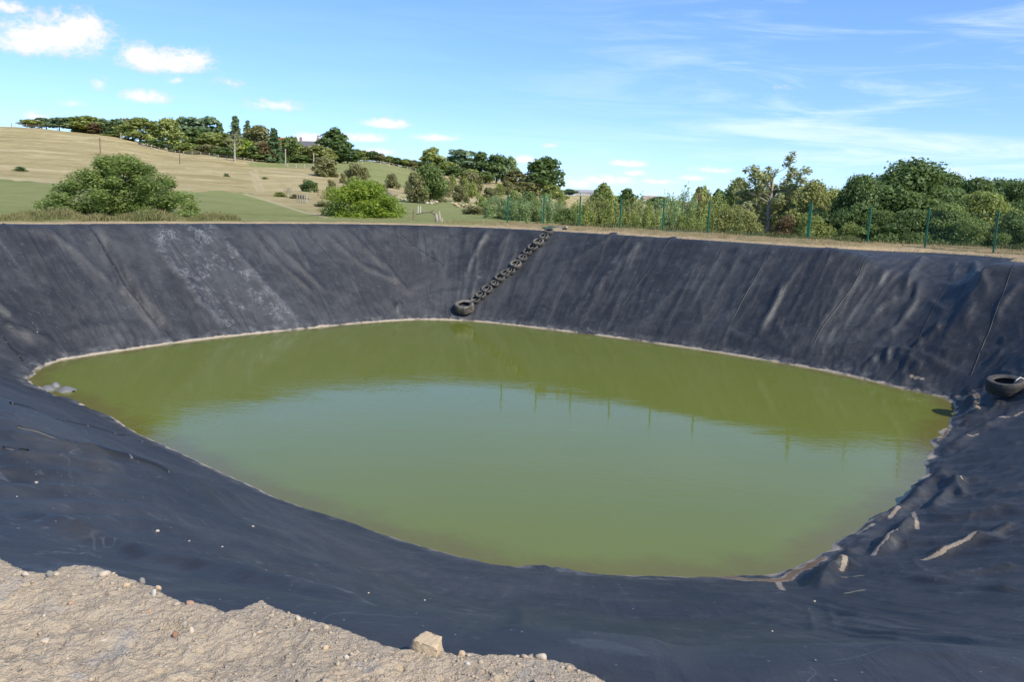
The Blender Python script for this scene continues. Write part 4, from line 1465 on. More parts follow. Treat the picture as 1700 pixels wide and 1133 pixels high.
def place_tyre(meshes, mat, loc, normal, scale, spin, label, group=None, puddle=0):
    root = empty('tyre', loc, label, 'tyre', group)
    q = normal.to_track_quat('Z', 'Y')
    root.rotation_mode = 'QUATERNION'
    from mathutils import Quaternion
    root.rotation_quaternion = q @ Quaternion((0, 0, 1), spin)
    root.scale = (scale, scale, scale)
    b = add_obj('carcass', meshes[0], None, root)
    t = add_obj('tread', meshes[1], None, root)
    for o in (b, t):
        if len(o.data.materials) == 0:
            o.data.materials.append(mat)
        o.material_slots[0].link = 'OBJECT'
        o.material_slots[0].material = mat
    return root


LAD = [(905, 385, 15), (903.5, 395, 16), (894.5, 405, 18), (885, 414.5, 17), (876, 422, 15), (868, 431.5, 15), (857, 441, 19), (848.5, 450, 14), (839, 456.5, 15.5), (830, 466, 17),
       (821.5, 474.5, 13.5), (809, 484, 18), (798.5, 493.5, 17), (789.5, 500, 16)]
LAD[0] = (911, 387, 15)
ORD = ['topmost', 'second', 'third', 'fourth', 'fifth', 'sixth', 'seventh and largest', 'eighth', 'ninth', 'tenth', 'eleventh', 'twelfth', 'thirteenth', 'lowest']
lad_pts = []
for i, (px, py, w_) in enumerate(LAD):
    p = hit(px, py + 2)[0]
    nrm = surf_normal(p[0], p[1])
    dist = np.linalg.norm(p - CAMP)
    sc = (w_ * 1.06 / F_PX * dist) / .62
    z, _, _ = liner_height(np.array([p[0]]), np.array([p[1]]))
    tilt = (nrm * .85 + Vector((0, 0, .28)) + Vector((.03 * math.sin(i * 5), .03 * math.cos(i * 3), 0))).normalized()
    loc = Vector((p[0], p[1], float(z[0]) + .03))
    lab = 'black car tyre on the liner, %s of the small tyres in the ladder' % ORD[i]
    t = place_tyre(CAR_T, MAT_TYRE_D if i in (2, 6) else MAT_TYRE, loc, tilt, sc, i * .7, lab, 'tyres of the ladder up the far corner')
    lad_pts.append(loc + tilt * (.10 * sc))
    # rain water caught inside the lower wall of the tyre
    if True:
        mb = MB()
        up = tilt.rotation_difference(Vector((0, 0, 1)))
        dsc = disc(.15, 0)
        pu = add_obj('puddle', dsc, MAT_PUD, t)
        pu.rotation_mode = 'QUATERNION'
        inv = t.rotation_quaternion.inverted()
        pu.rotation_quaternion = inv
        down = inv @ Vector((0, 0, -1))
        fl2 = Vector((down.x, down.y, 0))
        pu.location = fl2.normalized() * .13 + Vector((0, 0, .075)) if fl2.length > 1e-3 else Vector((0, 0, .05))
        pu.scale = (.75, .75, 1)

# larger tyre at the foot of the ladder
p = hit(771, 520)[0]
z, _, _ = liner_height(np.array([p[0]]), np.array([p[1]]))
nrm = (surf_normal(p[0], p[1]) * .45 + Vector((0, 0, .62))).normalized()
dist = np.linalg.norm(p - CAMP)
sc = (33 / F_PX * dist) / .84
place_tyre(BIG_T, MAT_TYRE_D, (p[0], p[1], float(z[0]) - .02), nrm, sc, .3, 'wide dusty tractor tyre with chunky tread at the foot of the tyre ladder')
big_top = Vector((p[0], p[1], float(z[0]))) + nrm * (.36 * sc)
# tyres on the crumpled right hand corner
p = hit(1682, 660)[0]
z, _, _ = liner_height(np.array([p[0]]), np.array([p[1]]))
dist = np.linalg.norm(p - CAMP)
sc = (49 / F_PX * dist) / 1.10
nrm = Vector((-.13, -.10, 1)).normalized()
TRK_LOC = Vector((p[0], p[1] + .42, float(z[0]) + .02))
place_tyre(TRK_T, MAT_TYRE_B, TRK_LOC, nrm, sc, .9, 'dark lorry tyre lying on the crumpled liner beside the right tip of the water')
trk_top = TRK_LOC + Vector((.35 * sc, -.1, .45 * sc))
p2 = hit(1730, 658)[0]
z2, _, _ = liner_height(np.array([p2[0]]), np.array([p2[1]]))
place_tyre(TRK_T, MAT_TYRE_B, Vector((p2[0] + .3, p2[1] + .3, float(z2[0]) - .12)), Vector((-.3, -.1, 1)).normalized(), sc * .8, .2, 'tyre cut by the right edge of the photo, next to the dark lorry tyre')

# ropes tying the tyres
mb = MB()
pts = [big_top + Vector((.12, .1, .02))] + [q for q in reversed(lad_pts)]
rp = []
for i in range(len(pts) - 1):
    for k in range(4):
        t = k / 4
        rp.append(pts[i].lerp(pts[i + 1], t) + Vector((0, 0, .03 * math.sin(t * math.pi))))
rp.append(pts[-1])
mb.tube(rp, .006, 5)
o = add_obj('rope', mb.mesh('rope', True), MAT_ROPE)
tag(o, 'pale rope threaded up through the ladder of tyres', 'rope')
mb = MB()
c0 = trk_top
mb.tube([c0 + Vector((-.16, -.05, -.10)), c0 + Vector((-.10, -.06, .0)), c0 + Vector((.02, 0, .05)), c0 + Vector((.16, .02, .0)), c0 + Vector((.21, .0, -.12)), c0 + Vector((.3, -.05, -.3))], .018, 6)
o = add_obj('rope', mb.mesh('rope', True), MAT_ROPE)
tag(o, 'pale rope looped over the dark lorry tyre at right', 'rope')

# things at the head of the ladder: grey rubber roll, bent green rod, plank
MAT_GREEN = plain_mat('green_powder_coat', (.010, .125, .065), .45, .15, 6)
MAT_GREEN_D = plain_mat('dark_green_wire', (.012, .075, .045), .5, .15, 6)
pr = atz(924, 381, .03)
rl = MB()
prof_n = 18
ax = Vector((.93, -.36, 0))
for rad in (.14, .105):
    pts = []
V_, F_ = [], []
for e_, c_ in enumerate((-0.42, .42)):
    for rad in (.15, .10):
        for k in range(prof_n):
            an = 2 * math.pi * k / prof_n
            V_.append(Vector(pr) + ax * c_ + Vector((ax.y, -ax.x, 0)) * rad * math.cos(an) + Vector((0, 0, rad * math.sin(an))))
q = prof_n
for k in range(q):
    k2 = (k + 1) % q
    F_ += [(k, k2, 2 * q + k2, 2 * q + k), (q + k2, q + k, 3 * q + k, 3 * q + k2), (k2, k, q + k, q + k2), (2 * q + k, 2 * q + k2, 3 * q + k2, 3 * q + k)]
rl.add(V_, F_)
o = add_obj('rubber_roll', rl.mesh('rubber_roll', True), plain_mat('grey_rubber', (.10, .105, .115), .6, .2, 10))
tag(o, 'short grey roll of rubber on the bank at the top of the tyre ladder', 'rubber roll')
mb = MB()
a, b, c = atz(934, 377.5, .14), atz(901, 378.3, .12), atz(911, 381, .04)
mb.tube([a, b, c], .035, 6)
o = add_obj('bent_rod', mb.mesh('bent_rod'), MAT_GREEN_D)
tag(o, 'dark green bent rod beside the grey rubber roll', 'rod')
mb = MB()
a, b = atz(933, 381.5, .05), atz(941, 377, .22)
mb.tube([a, b], [.075, .06], 4)
mb.tube([atz(942, 383.5, 0), atz(940.5, 377, .22)], .05, 4)
o = add_obj('wooden_stake', mb.mesh('wooden_stake'), plain_mat('weathered_wood', (.42, .33, .22), .85, .25, 12))
tag(o, 'pale wooden stake with a leaning brace at the top of the tyre ladder', 'stake')

# ------------------------------------------------------------------ green fence on the far right bank
POSTS = [(842, 371), (901, 373), (962, 377), (1028, 380), (1099, 384), (1175, 388.5), (1346, 399), (1438, 404), (1536, 410.3), (1641, 416.5), (1755, 424), (1880, 433)]
FS = .905                                  # the fence stands on a slight rise close behind the crest
fpos = np.array([CAMP + (atz(x, y, .0) - CAMP) * FS for x, y in POSTS])
# straighten the run of posts
idx = np.arange(len(fpos))
cfit = np.polyfit(fpos[:, 0], fpos[:, 1], 2)
fpos[:, 1] = np.polyval(cfit, fpos[:, 0])
fence = empty('mesh_fence', (fpos[0][0], fpos[0][1], .155), 'green metal fence of upright posts along the right bank, only its right end meshed', 'fence')
f0 = Vector((fpos[0][0], fpos[0][1], .0))
fpos[:, 2] = 0
for i, P in enumerate(fpos):
    zb = .0
    nx = fpos[min(i + 1, len(fpos) - 1)] - fpos[max(i - 1, 0)]
    rz = math.atan2(nx[1], nx[0])
    mb = MB()
    heavy = i in (6,)
    wd = .125 if heavy else .065
    hh = 1.65 if heavy else 1.58
    px_ = P[0] - f0.x
    py_ = P[1] - f0.y
    mb.box((px_, py_, hh / 2 - .1), (wd, .06, hh + .2), rz)
    mb.box((px_, py_, hh + .012), (wd + .012, .072, .02), rz)
    post = add_obj('post', mb.mesh('post'), MAT_GREEN, fence)
    if i == 8:
        clip_side = 1
    cl = MB()
    for hz_ in np.linspace(.25, hh - .2, 5):
        cl.box((px_ + math.cos(rz + math.pi / 2) * -.042, py_ + math.sin(rz + math.pi / 2) * -.042, hz_), (.05, .022, .035), rz)
    tag(add_obj('clamp', cl.mesh('clamp'), MAT_GREEN_D, post), kind='stuff')
for i in range(8, len(fpos) - 1):
    A, B = Vector(fpos[i]) - f0, Vector(fpos[i + 1]) - f0
    mb = MB()
    L = (B - A).length
    rz = math.atan2(B.y - A.y, B.x - A.x)
    nv = int(L / .055)
    for k in range(1, nv):
        q = A.lerp(B, k / nv)
        mb.box((q.x, q.y, .79), (.005, .005, 1.46), rz)
    for hz_ in np.arange(.08, 1.52, .19):
        q = (A + B) / 2
        mb.box((q.x + .006 * math.sin(rz), q.y - .006 * math.cos(rz), hz_), (L - .07, .006, .006), rz)
    tag(add_obj('mesh_panel', mb.mesh('mesh_panel'), MAT_GREEN_D, fence), kind='stuff')
# a mesh panel not yet fitted, lying along the line of posts
for (xa, xb, ya, yb, lab) in ((1205, 1345, 389.5, 397.5, 'green mesh panel lying on the grass between the two widest spaced posts'),
                              (1100, 1172, 384.5, 388.2, 'green mesh panel lying on the grass left of the wide gap in the posts')):
    A, B = Vector(CAMP + (atz(xa, ya, .0) - CAMP) * FS), Vector(CAMP + (atz(xb, yb, .0) - CAMP) * FS)
    rz = math.atan2(B.y - A.y, B.x - A.x)
    L = (B - A).length
    pn = empty('fence_panel', (A + B) / 2, lab, 'fence panel', 'loose fence panels on the bank')
    pn.rotation_euler = (0, 0, rz)
    mb = MB()
    for k in range(int(L / .06)):
        mb.box((-L / 2 + k * .06, .35, .02), (.006, .9, .006))
    me_ = mb.mesh('mesh_wire')
    tag(add_obj('mesh_wire', me_, MAT_GREEN_D, pn), kind='stuff')
    mb = MB()
    for yy in (-.1, .12, .35, .58, .8):
        mb.box((0, yy, .035), (L, .012 if yy > -.1 else .05, .012 if yy > -.1 else .05))
    add_obj('rail', mb.mesh('rail'), MAT_GREEN, pn)

# ------------------------------------------------------------------ trees and shrubs
def leaf_mat(name, dark, light, trans=.33, hue=.0):
    m, n = new_mat(name)
    p = n.geo('Position')
    oi = n.n.new('ShaderNodeObjectInfo').outputs['Random']
    ri = n.n.new('ShaderNodeNewGeometry').outputs['Random Per Island']
    a = n.noise(p, .55, 3, .6)
    f = n.math('ADD', n.math('MULTIPLY', n.sstep(a, .3, .7), .5), n.math('MULTIPLY', ri, .5))
    f = n.math('ADD', f, n.math('MULTIPLY', n.math('SUBTRACT', oi, .5), .3), clamp=True)
    c = n.mix(f, rgb(*dark), rgb(*light))
    n.link(c, n.b.inputs['Base Color'])
    n.b.inputs['Roughness'].default_value = .55
    n.b.inputs['Specular IOR Level'].default_value = .3
    tr = n.n.new('ShaderNodeBsdfTranslucent')
    n.link(n.mix(.5, c, rgb(light[0] * 1.4, light[1] * 1.5, light[2] * .8)), tr.inputs[0])
    ms = n.n.new('ShaderNodeMixShader')
    ms.inputs[0].default_value = trans
    n.link(n.b.outputs[0], ms.inputs[1])
    n.link(tr.outputs[0], ms.inputs[2])
    n.link(ms.outputs[0], n.out.inputs[0])
    return m


LEAF = {  # pine, spruce and oak lightened: haze over the hill is put into the colour
    'oak': leaf_mat('leaves_dark_green', (0.055, 0.097, 0.030), (0.187, 0.251, 0.081)),
    'olive': leaf_mat('leaves_olive', (0.152, 0.194, 0.055), (0.380, 0.405, 0.120)),
    'green': leaf_mat('leaves_mid_green', (0.095, 0.140, 0.038), (0.232, 0.293, 0.090)),
    'ash': leaf_mat('leaves_ash', (.130, .175, .048), (.330, .400, .120), .42),
    'bright': leaf_mat('leaves_bright_green', (0.111, 0.185, 0.022), (0.322, 0.392, 0.053)),
    'yellow': leaf_mat('leaves_yellow_green', (0.174, 0.196, 0.056), (0.347, 0.347, 0.123)),
    'silver': leaf_mat('leaves_grey_green', (0.166, 0.231, 0.101), (0.382, 0.463, 0.214)),
    'pine': leaf_mat('needles_blue_green', (0.099, 0.148, 0.078), (0.265, 0.347, 0.189)),
    'spruce': leaf_mat('needles_dark', (0.074, 0.128, 0.059), (0.215, 0.284, 0.119)),
    'haw': leaf_mat('leaves_hawthorn', (0.134, 0.136, 0.055), (0.310, 0.294, 0.125)),
    'rust': leaf_mat('leaves_rust', (.13, .085, .040), (.24, .165, .080)),
    'brown': leaf_mat('twigs_brown', (0.192, 0.150, 0.088), (0.382, 0.312, 0.176)),
    'pale': leaf_mat('leaves_pale_loose', (0.201, 0.220, 0.091), (0.415, 0.415, 0.195)),
}
MAT_BARK = plain_mat('grey_brown_bark', (.13, .10, .07), .9, .35, 5, .5, 20)
MAT_BARK_P = plain_mat('pale_bark', (.33, .28, .21), .9, .25, 5, .4, 20)


def leaves(blobs, n, size, seed, shell=.55, asp=.6, droop=0.0):
    rng = np.random.default_rng(seed)
    B = np.array([b[:3] for b in blobs], float)
    Rd = np.array([b[3:6] for b in blobs], float)
    wgt = (Rd[:, 0] * Rd[:, 1] * Rd[:, 2]) ** (2 / 3)
    k = rng.choice(len(blobs), n, p=wgt / wgt.sum())
    v = rng.normal(size=(n, 3))
    v /= np.linalg.norm(v, axis=1)[:, None]
    rad = shell + (1.06 - shell) * rng.random(n) ** .7
    rad *= 1 + .16 * rng.normal(size=n) * .6
    C = B[k] + v * Rd[k] * rad[:, None]
    nr = v * .7 + rng.normal(size=(n, 3)) * .55 + np.array([0, 0, .25])
    nr /= np.linalg.norm(nr, axis=1)[:, None]
    t = np.cross(nr, rng.normal(size=(n, 3)))
    t[:, 2] -= droop
    t /= np.linalg.norm(t, axis=1)[:, None]
    b = np.cross(nr, t)
    s = size * (.55 + .9 * rng.random(n))[:, None]
    a_ = t * s
    b_ = b * s * asp
    bend = nr * s * .18
    Vv = np.stack([C - a_, C - b_ * .9 + bend, C + a_, C + b_ + bend], 1).reshape(-1, 3)
    Fq = np.arange(n * 4).reshape(n, 4)
    return mesh_arrays('crown', Vv, Fq)


def limbs(seed, h, r, spread, nb, top=.75, sides=6, start=.25, rise=.5, wig=.06, lean=0.0, twigs=0):
    rng = random.Random(seed)
    mb = MB()
    pts, rad = [], []
    n = 7
    for i in range(n):
        t = i / (n - 1)
        pts.append((lean * t + wig * rng.uniform(-1, 1) * t * .4, wig * rng.uniform(-1, 1) * t * .4, -.03 + t * h))
        rad.append(r * (1.35 if i == 0 else 1 - .82 * t))
    mb.tube(pts, rad, sides)
    tips = []
    for k in range(nb):
        t = start + (top - start) * (k + rng.random() * .6) / nb
        an = k * 2.4 + rng.uniform(-.4, .4)
        ln = spread * rng.uniform(.6, 1.0) * (1 - .35 * t)
        p0 = Vector((lean * t, 0, t * h))
        d = Vector((math.cos(an), math.sin(an), rise + .4 * rng.random())).normalized()
        q = [p0]
        for s in range(1, 5):
            q.append(p0 + d * ln * s / 4 + Vector((rng.uniform(-wig, wig), rng.uniform(-wig, wig), .03 * ln * s * s * .3)))
        r0 = r * (1 - .75 * t) * .55
        mb.tube(q, [r0, r0 * .8, r0 * .55, r0 * .35, r0 * .15], 5)
        tips.append(q[-1])
        for w in range(twigs):
            s = rng.randint(1, 4)
            p1 = q[s]
            d2 = (d + Vector((rng.uniform(-1, 1), rng.uniform(-1, 1), rng.uniform(-.2, .9)))).normalized()
            l2 = ln * rng.uniform(.25, .5)
            e = p1 + d2 * l2
            mb.tube([p1, p1.lerp(e, .5) + Vector((rng.uniform(-.01, .01),) * 3), e], [r0 * .35, r0 * .22, r0 * .08], 4)
            tips.append(e)
    return mb.mesh('trunk', True), tips


def crown_blobs(kind, seed):
    rng = random.Random(seed)
    bl = []
    if kind == 'broad':
        for i in range(34):
            an, t = rng.uniform(0, 6.283), rng.random()
            zz = .22 + .68 * t
            prof = math.sin(min(1, (t * .92 + .16)) * math.pi) ** .6
            rr_ = .40 * prof * rng.uniform(.35, 1.0)
            s = rng.uniform(.09, .16)
            bl.append((rr_ * math.cos(an), rr_ * math.sin(an), zz, s * 1.15, s * 1.15, s * .8))
        bl.append((0, 0, .5, .26, .26, .3))
    elif kind == 'round':
        for i in range(26):
            an, t = rng.uniform(0, 6.283), rng.random()
            zz = .24 + .64 * t
            rr_ = .34 * math.sin(min(1, t * .9 + .1) * math.pi) ** .6 * rng.uniform(.3, 1)
            s = rng.uniform(.09, .15)
            bl.append((rr_ * math.cos(an), rr_ * math.sin(an), zz, s, s, s * .95))
        bl.append((0, 0, .52, .24, .24, .34))
    elif kind == 'tall':
        for i in range(26):
            an, t = rng.uniform(0, 6.283), rng.random()
            zz = .14 + .80 * t
            rr_ = .27 * math.sin(min(1, t * .85 + .2) * math.pi) ** .7 * rng.uniform(.3, 1)
            s = rng.uniform(.07, .12)
            bl.append((rr_ * math.cos(an), rr_ * math.sin(an), zz, s, s, s * 1.1))
        bl.append((0, 0, .5, .15, .15, .36))
    elif kind == 'pine':
        for i in range(26):
            an, t = rng.uniform(0, 6.283), rng.random()
            zz = .34 + .58 * t
            rr_ = .36 * (1 - .6 * t) * rng.uniform(.15, 1)
            s = rng.uniform(.08, .15)
            bl.append((rr_ * math.cos(an), rr_ * math.sin(an), zz, s * 1.25, s * 1.25, s * .55))
    elif kind == 'spruce':
        for i in range(34):
            t = i / 33
            an = i * 2.4
            zz = .07 + .90 * t
            rr_ = .22 * (1 - t) ** .85 * rng.uniform(.6, 1.05)
            s = .05 + .07 * (1 - t)
            bl.append((rr_ * math.cos(an), rr_ * math.sin(an), zz, s, s, s * .55))
        bl.append((0, 0, .35, .1, .1, .3))
        bl.append((0, 0, .75, .035, .035, .24))
    elif kind == 'shrub':
        for i in range(26):
            an, t = rng.uniform(0, 6.283), rng.random()
            zz = .12 + .72 * t
            rr_ = .44 * math.cos(t * 1.35) ** .7 * rng.uniform(.35, 1)
            s = rng.uniform(.10, .18)
            bl.append((rr_ * math.cos(an), rr_ * math.sin(an), zz, s, s, s))
        bl.append((0, 0, .38, .32, .32, .34))
    elif kind == 'bigbush':
        for i in range(190):
            an, t = rng.uniform(0, 6.283), rng.random() ** 1.1
            zz = .05 + .83 * t
            rr_ = .47 * (1 - t) ** .48 * rng.random() ** .4
            s = rng.uniform(.035, .085)
            bl.append((rr_ * math.cos(an), rr_ * math.sin(an), zz, s * .85, s * .85, s * 1.25))
        bl.append((0, 0, .34, .30, .30, .26))
        bl.append((0, 0, .26, .24, .24, .22))
    elif kind == 'plume':                      # young feathery willow: upright plumes
        for i in range(20):
            an, q = rng.uniform(0, 6.283), rng.random() ** .6
            rr_ = .34 * q
            top = .98 - .45 * q * rng.uniform(.5, 1.1)
            for k in range(3):
                f = (k + .6) / 3
                bl.append((rr_ * math.cos(an) * (.5 + .5 * f), rr_ * math.sin(an) * (.5 + .5 * f), top * f, .085 * (1.25 - f * .65), .085 * (1.25 - f * .65), top * .20))
    return bl


PROTO = {}


def proto(kind, n, size, seed, **kw):
    key = (kind, n, size, seed)
    if key in PROTO:
        return PROTO[key]
    if kind == 'loose':
        tr, tips = limbs(seed, .92, .026, .40, 15, top=.92, start=.25, rise=.95, wig=.035, twigs=5)
        rng = random.Random(seed)
        bl = []
        for t in tips:
            if rng.random() < .74:
                s = rng.uniform(.022, .05)
                bl.append((t.x, t.y, t.z, s, s, s * 1.3))
                bl.append((t.x * .8, t.y * .8, t.z - .05, s * .7, s * .7, s * 1.2))
        cr = leaves(bl, n, size, seed, .1)
    elif kind == 'bare':
        tr, tips = limbs(seed, .95, .03, .34, 14, top=.95, start=.35, rise=.9, wig=.03, twigs=9)
        bl = [(t.x, t.y, t.z, .03, .03, .04) for t in tips]
        cr = leaves(bl, n, size, seed, .1, .3)
    else:
        prm = {'broad': (.62, .035, .42, 9, .2, .6), 'round': (.66, .03, .32, 8, .2, .7), 'tall': (.8, .025, .22, 8, .2, .8), 'pine': (.88, .02, .26, 9, .5, .45),
               'spruce': (.97, .02, .16, 12, .1, .05), 'shrub': (.45, .03, .4, 9, .05, .8), 'bigbush': (.5, .02, .45, 16, .03, .9), 'plume': (.8, .012, .3, 9, .05, 1.6)}[kind]
        tr, _ = limbs(seed, prm[0], prm[1], prm[2], prm[3], start=prm[4], rise=prm[5], twigs=2 if kind in ('bigbush', 'shrub', 'pine') else 1)
        cr = leaves(crown_blobs(kind, seed), n, size, seed, {'pine': .2, 'plume': .15, 'bigbush': .35, 'spruce': .2}.get(kind, .5), droop=.4 if kind == 'spruce' else 0)
    # measured width so scaling can be asked for in metres
    co = np.empty(len(cr.vertices) * 3, np.float32)
    cr.vertices.foreach_get('co', co)
    co = co.reshape(-1, 3)
    wq = np.percentile(np.abs(co[:, :2]), 97) * 2
    PROTO[key] = (tr, cr, wq, np.percentile(co[:, 2], 99.5))
    return PROTO[key]


def plant(name, kind, px, top, w_px, D, leaf, label, cat, group=None, n=1500, size=.05, seed=1, bark=None, base=None, spin=0.0, sink=0.0):
    x = float(aty(px, 330, D)[0])
    if base is None:
        zb = float(terrain_z(np.array([x]), np.array([D]))[0])
    else:
        zb = float(aty(px, base, D)[2])
    zt_ = float(aty(px, top, D)[2])
    h = max(zt_ - zb, .5)
    wd = w_px / F_PX * D
    tr, cr, wq, hq = proto(kind, n, size, seed)
    root = empty(name, (x, D, zb - sink), label, cat, group)
    root.rotation_euler = (0, 0, spin)
    root.scale = (wd / wq, wd / wq, (h + sink) / hq)
    a = add_obj('trunk', tr, None, root)
    b = add_obj('crown', cr, None, root)
    for o, mt in ((a, bark or MAT_BARK), (b, LEAF[leaf])):
        if len(o.data.materials) == 0:
            o.data.materials.append(mt)
        o.material_slots[0].link = 'OBJECT'
        o.material_slots[0].material = mt
    return root


ORDN = ['first', 'second', 'third', 'fourth', 'fifth', 'sixth', 'seventh', 'eighth', 'ninth', 'tenth', 'eleventh', 'twelfth']
HT = 'trees along the hill crest'
# name, kind, px, top, width, D, leaf, label, seed
HILL = [
    ('tree', 'round', 60, 199, 34, 300, 'olive', 'leftmost olive tree of the row on the hill crest'),
    ('pine_tree', 'pine', 84, 197, 36, 305, 'pine', 'leftmost blue green pine of the hill crest row'),
    ('pine_tree', 'pine', 105, 195, 34, 300, 'pine', 'second pine from the left on the hill crest'),
    ('pine_tree', 'pine', 126, 195, 36, 308, 'pine', 'third pine from the left on the hill crest'),
    ('tree', 'round', 150, 193, 46, 300, 'olive', 'broad olive tree right of the three left pines on the crest'),
    ('tree', 'tall', 163, 205, 20, 296, 'rust', 'small rust red tree in front of the crest row at left'),
    ('pine_tree', 'tall', 177, 198, 26, 304, 'pine', 'dark pine just right of the small rust red tree'),
    ('spruce_tree', 'spruce', 193, 199, 26, 300, 'spruce', 'narrow dark spruce above the left power pole'),
    ('pine_tree', 'pine', 206, 198, 22, 304, 'pine', 'slim pine between the dark spruce and the brown tree on the crest'),
    ('tree', 'round', 217, 197, 30, 308, 'brown', 'brown thin leaved tree on the crest behind the big olive dome'),
    ('tree', 'broad', 237, 196, 54, 292, 'olive', 'big olive dome, left one of the two nearest on the crest'),
    ('tree', 'broad', 283, 197, 46, 290, 'olive', 'big olive green dome, right one of the two nearest on the crest'),
    ('pine_tree', 'pine', 314, 195, 36, 302, 'pine', 'open crowned pine right of the two olive domes'),
    ('pine_tree', 'pine', 346, 195, 42, 304, 'pine', 'tall open pine left of the crest conifers'),
    ('tree', 'round', 330, 214, 34, 296, 'oak', 'dark tree below the two open pines on the crest'),
    ('spruce_tree', 'spruce', 367, 203, 28, 300, 'spruce', 'short spruce left of the tallest spruce on the crest'),
    ('spruce_tree', 'spruce', 393, 195, 30, 304, 'spruce', 'tallest pointed spruce behind the bare pale tree'),
    ('spruce_tree', 'spruce', 413, 202, 24, 304, 'spruce', 'pointed spruce right of the bare pale tree'),
    ('tree', 'round', 364, 221, 52, 290, 'olive', 'wide pale olive tree left of the bare pale tree'),
    ('tree', 'broad', 431, 209, 52, 296, 'haw', 'wide brownish tree at the right end of the crest wood'),
    ('bare_tree', 'bare', 391, 214, 26, 262, 'brown', 'bare pale tree with thin twigs in front of the crest wood'),
    ('tree', 'round', 404, 231, 28, 282, 'bright', 'bright green round tree right of the bare pale tree'),
    ('tree', 'round', 424, 243, 36, 280, 'green', 'dark green bushy tree below the brownish wide tree'),
    ('tree', 'round', 441, 238, 22, 280, 'rust', 'rust red shrub tree at the right end of the crest wood'),
    ('spruce_tree', 'spruce', 456, 214, 30, 282, 'spruce', 'lone dark spruce left of the red roof'),
    ('shrub', 'shrub', 318, 238, 34, 283, 'olive', 'olive hedge shrub under the open crowned pine'),
    ('shrub', 'shrub', 345, 240, 40, 281, 'haw', 'brownish hedge shrub under the tall open pine'),
    ('shrub', 'shrub', 376, 246, 34, 279, 'oak', 'dark hedge shrub left of the bare pale tree foot'),
    ('shrub', 'shrub', 258, 233, 40, 286, 'oak', 'dark shrub between the feet of the two olive domes'),
    ('shrub', 'shrub', 300, 242, 30, 284, 'green', 'green shrub at the right foot of the right olive dome'),
    ('shrub', 'shrub', 188, 228, 30, 290, 'olive', 'low olive shrub under the narrow dark spruce'),
    ('shrub', 'shrub', 140, 214, 26, 300, 'olive', 'low shrub under the broad olive tree on the crest'),
    ('shrub', 'shrub', 218, 230, 22, 291, 'olive', 'low shrub left of the big olive dome foot'),
    ('tree', 'round', 485, 227, 24, 296, 'green', 'bright dark green tree just right of the red roof'),
    ('tree', 'round', 497, 240, 22, 296, 'olive', 'olive tree covering the left of the grey roofed house'),
    ('tree', 'round', 524, 241, 34, 292, 'yellow', 'yellowish round tree in front of the grey roofed house'),
    ('tree', 'tall', 557, 214, 42, 310, 'oak', 'tallest dark tree standing right of the grey roofed house'),
    ('tree', 'round', 543, 246, 22, 300, 'yellow', 'pale thin tree at the left foot of the tallest dark tree'),
    ('tree', 'round', 577, 246, 28, 306, 'oak', 'dark rounded tree at the right foot of the tallest dark tree'),
    ('shrub', 'shrub', 500, 258, 36, 290, 'green', 'green shrub below the olive tree by the house'),
    ('shrub', 'shrub', 466, 256, 20, 284, 'oak', 'dark shrub at the foot of the lone spruce'),
    ('hawthorn', 'shrub', 538, 262, 40, 220, 'haw', 'brownish hawthorn below the grey roofed house'),
    ('tree', 'tall', 718, 246, 32, 330, 'olive', 'pointed olive tree rising from the skyline hedge right of its middle'),
    ('pine_tree', 'pine', 767, 249, 52, 335, 'pine', 'flat topped blue green pine on the right skyline'),
    ('tree', 'tall', 797, 253, 28, 330, 'oak', 'pointed dark tree right of the flat topped pine'),
    ('tree', 'round', 823, 257, 34, 325, 'oak', 'dark oval tree, second right of the flat topped pine'),
    ('tree', 'tall', 846, 261, 22, 325, 'silver', 'slim grey green tree right of the dark oval tree'),
    ('tree', 'round', 856, 283, 32, 318, 'haw', 'low brownish tree under the slim grey green tree'),
    ('tree', 'round', 741, 268, 28, 326, 'olive', 'low olive tree right of the pointed olive tree'),
    ('tree', 'round', 754, 276, 28, 322, 'oak', 'dark low tree under the left of the flat topped pine'),
    ('tree', 'round', 779, 281, 24, 320, 'olive', 'olive low tree under the right of the flat topped pine'),
    ('tree', 'round', 805, 285, 24, 316, 'green', 'green low tree below the pointed dark tree'),
    ('tree', 'round', 903, 262, 54, 300, 'oak', 'large rounded tree standing alone at the right end of the hill'),
    ('shrub', 'shrub', 884, 292, 34, 296, 'haw', 'brown shrub at the left foot of the large rounded tree'),
    ('shrub', 'shrub', 868, 302, 32, 290, 'haw', 'second brown shrub left of the large rounded tree'),
    ('shrub', 'shrub', 915, 308, 36, 285, 'olive', 'olive shrub at the right foot of the large rounded tree'),
]
for i, (nm, kd, px, top, w_, D, lf, lab) in enumerate(HILL):
    seed = 1 + (i % 3)
    nn = {'pine': 1500, 'bare': 500, 'spruce': 1500, 'broad': 2200}.get(kd, 1700)
    sz = {'pine': .050, 'bare': .012, 'spruce': .045, 'broad': .042, 'shrub': .06}.get(kd, .048)
    plant(nm, kd, px, top, w_ * (1.0 if kd in ('spruce', 'bare') else 1.16), D, lf, lab, 'shrub' if nm in ('shrub', 'hawthorn') else 'tree', HT if D > 270 else None, nn, sz, seed, MAT_BARK_P if kd in ('pine', 'bare') else None, spin=i * 1.3, sink=.3)
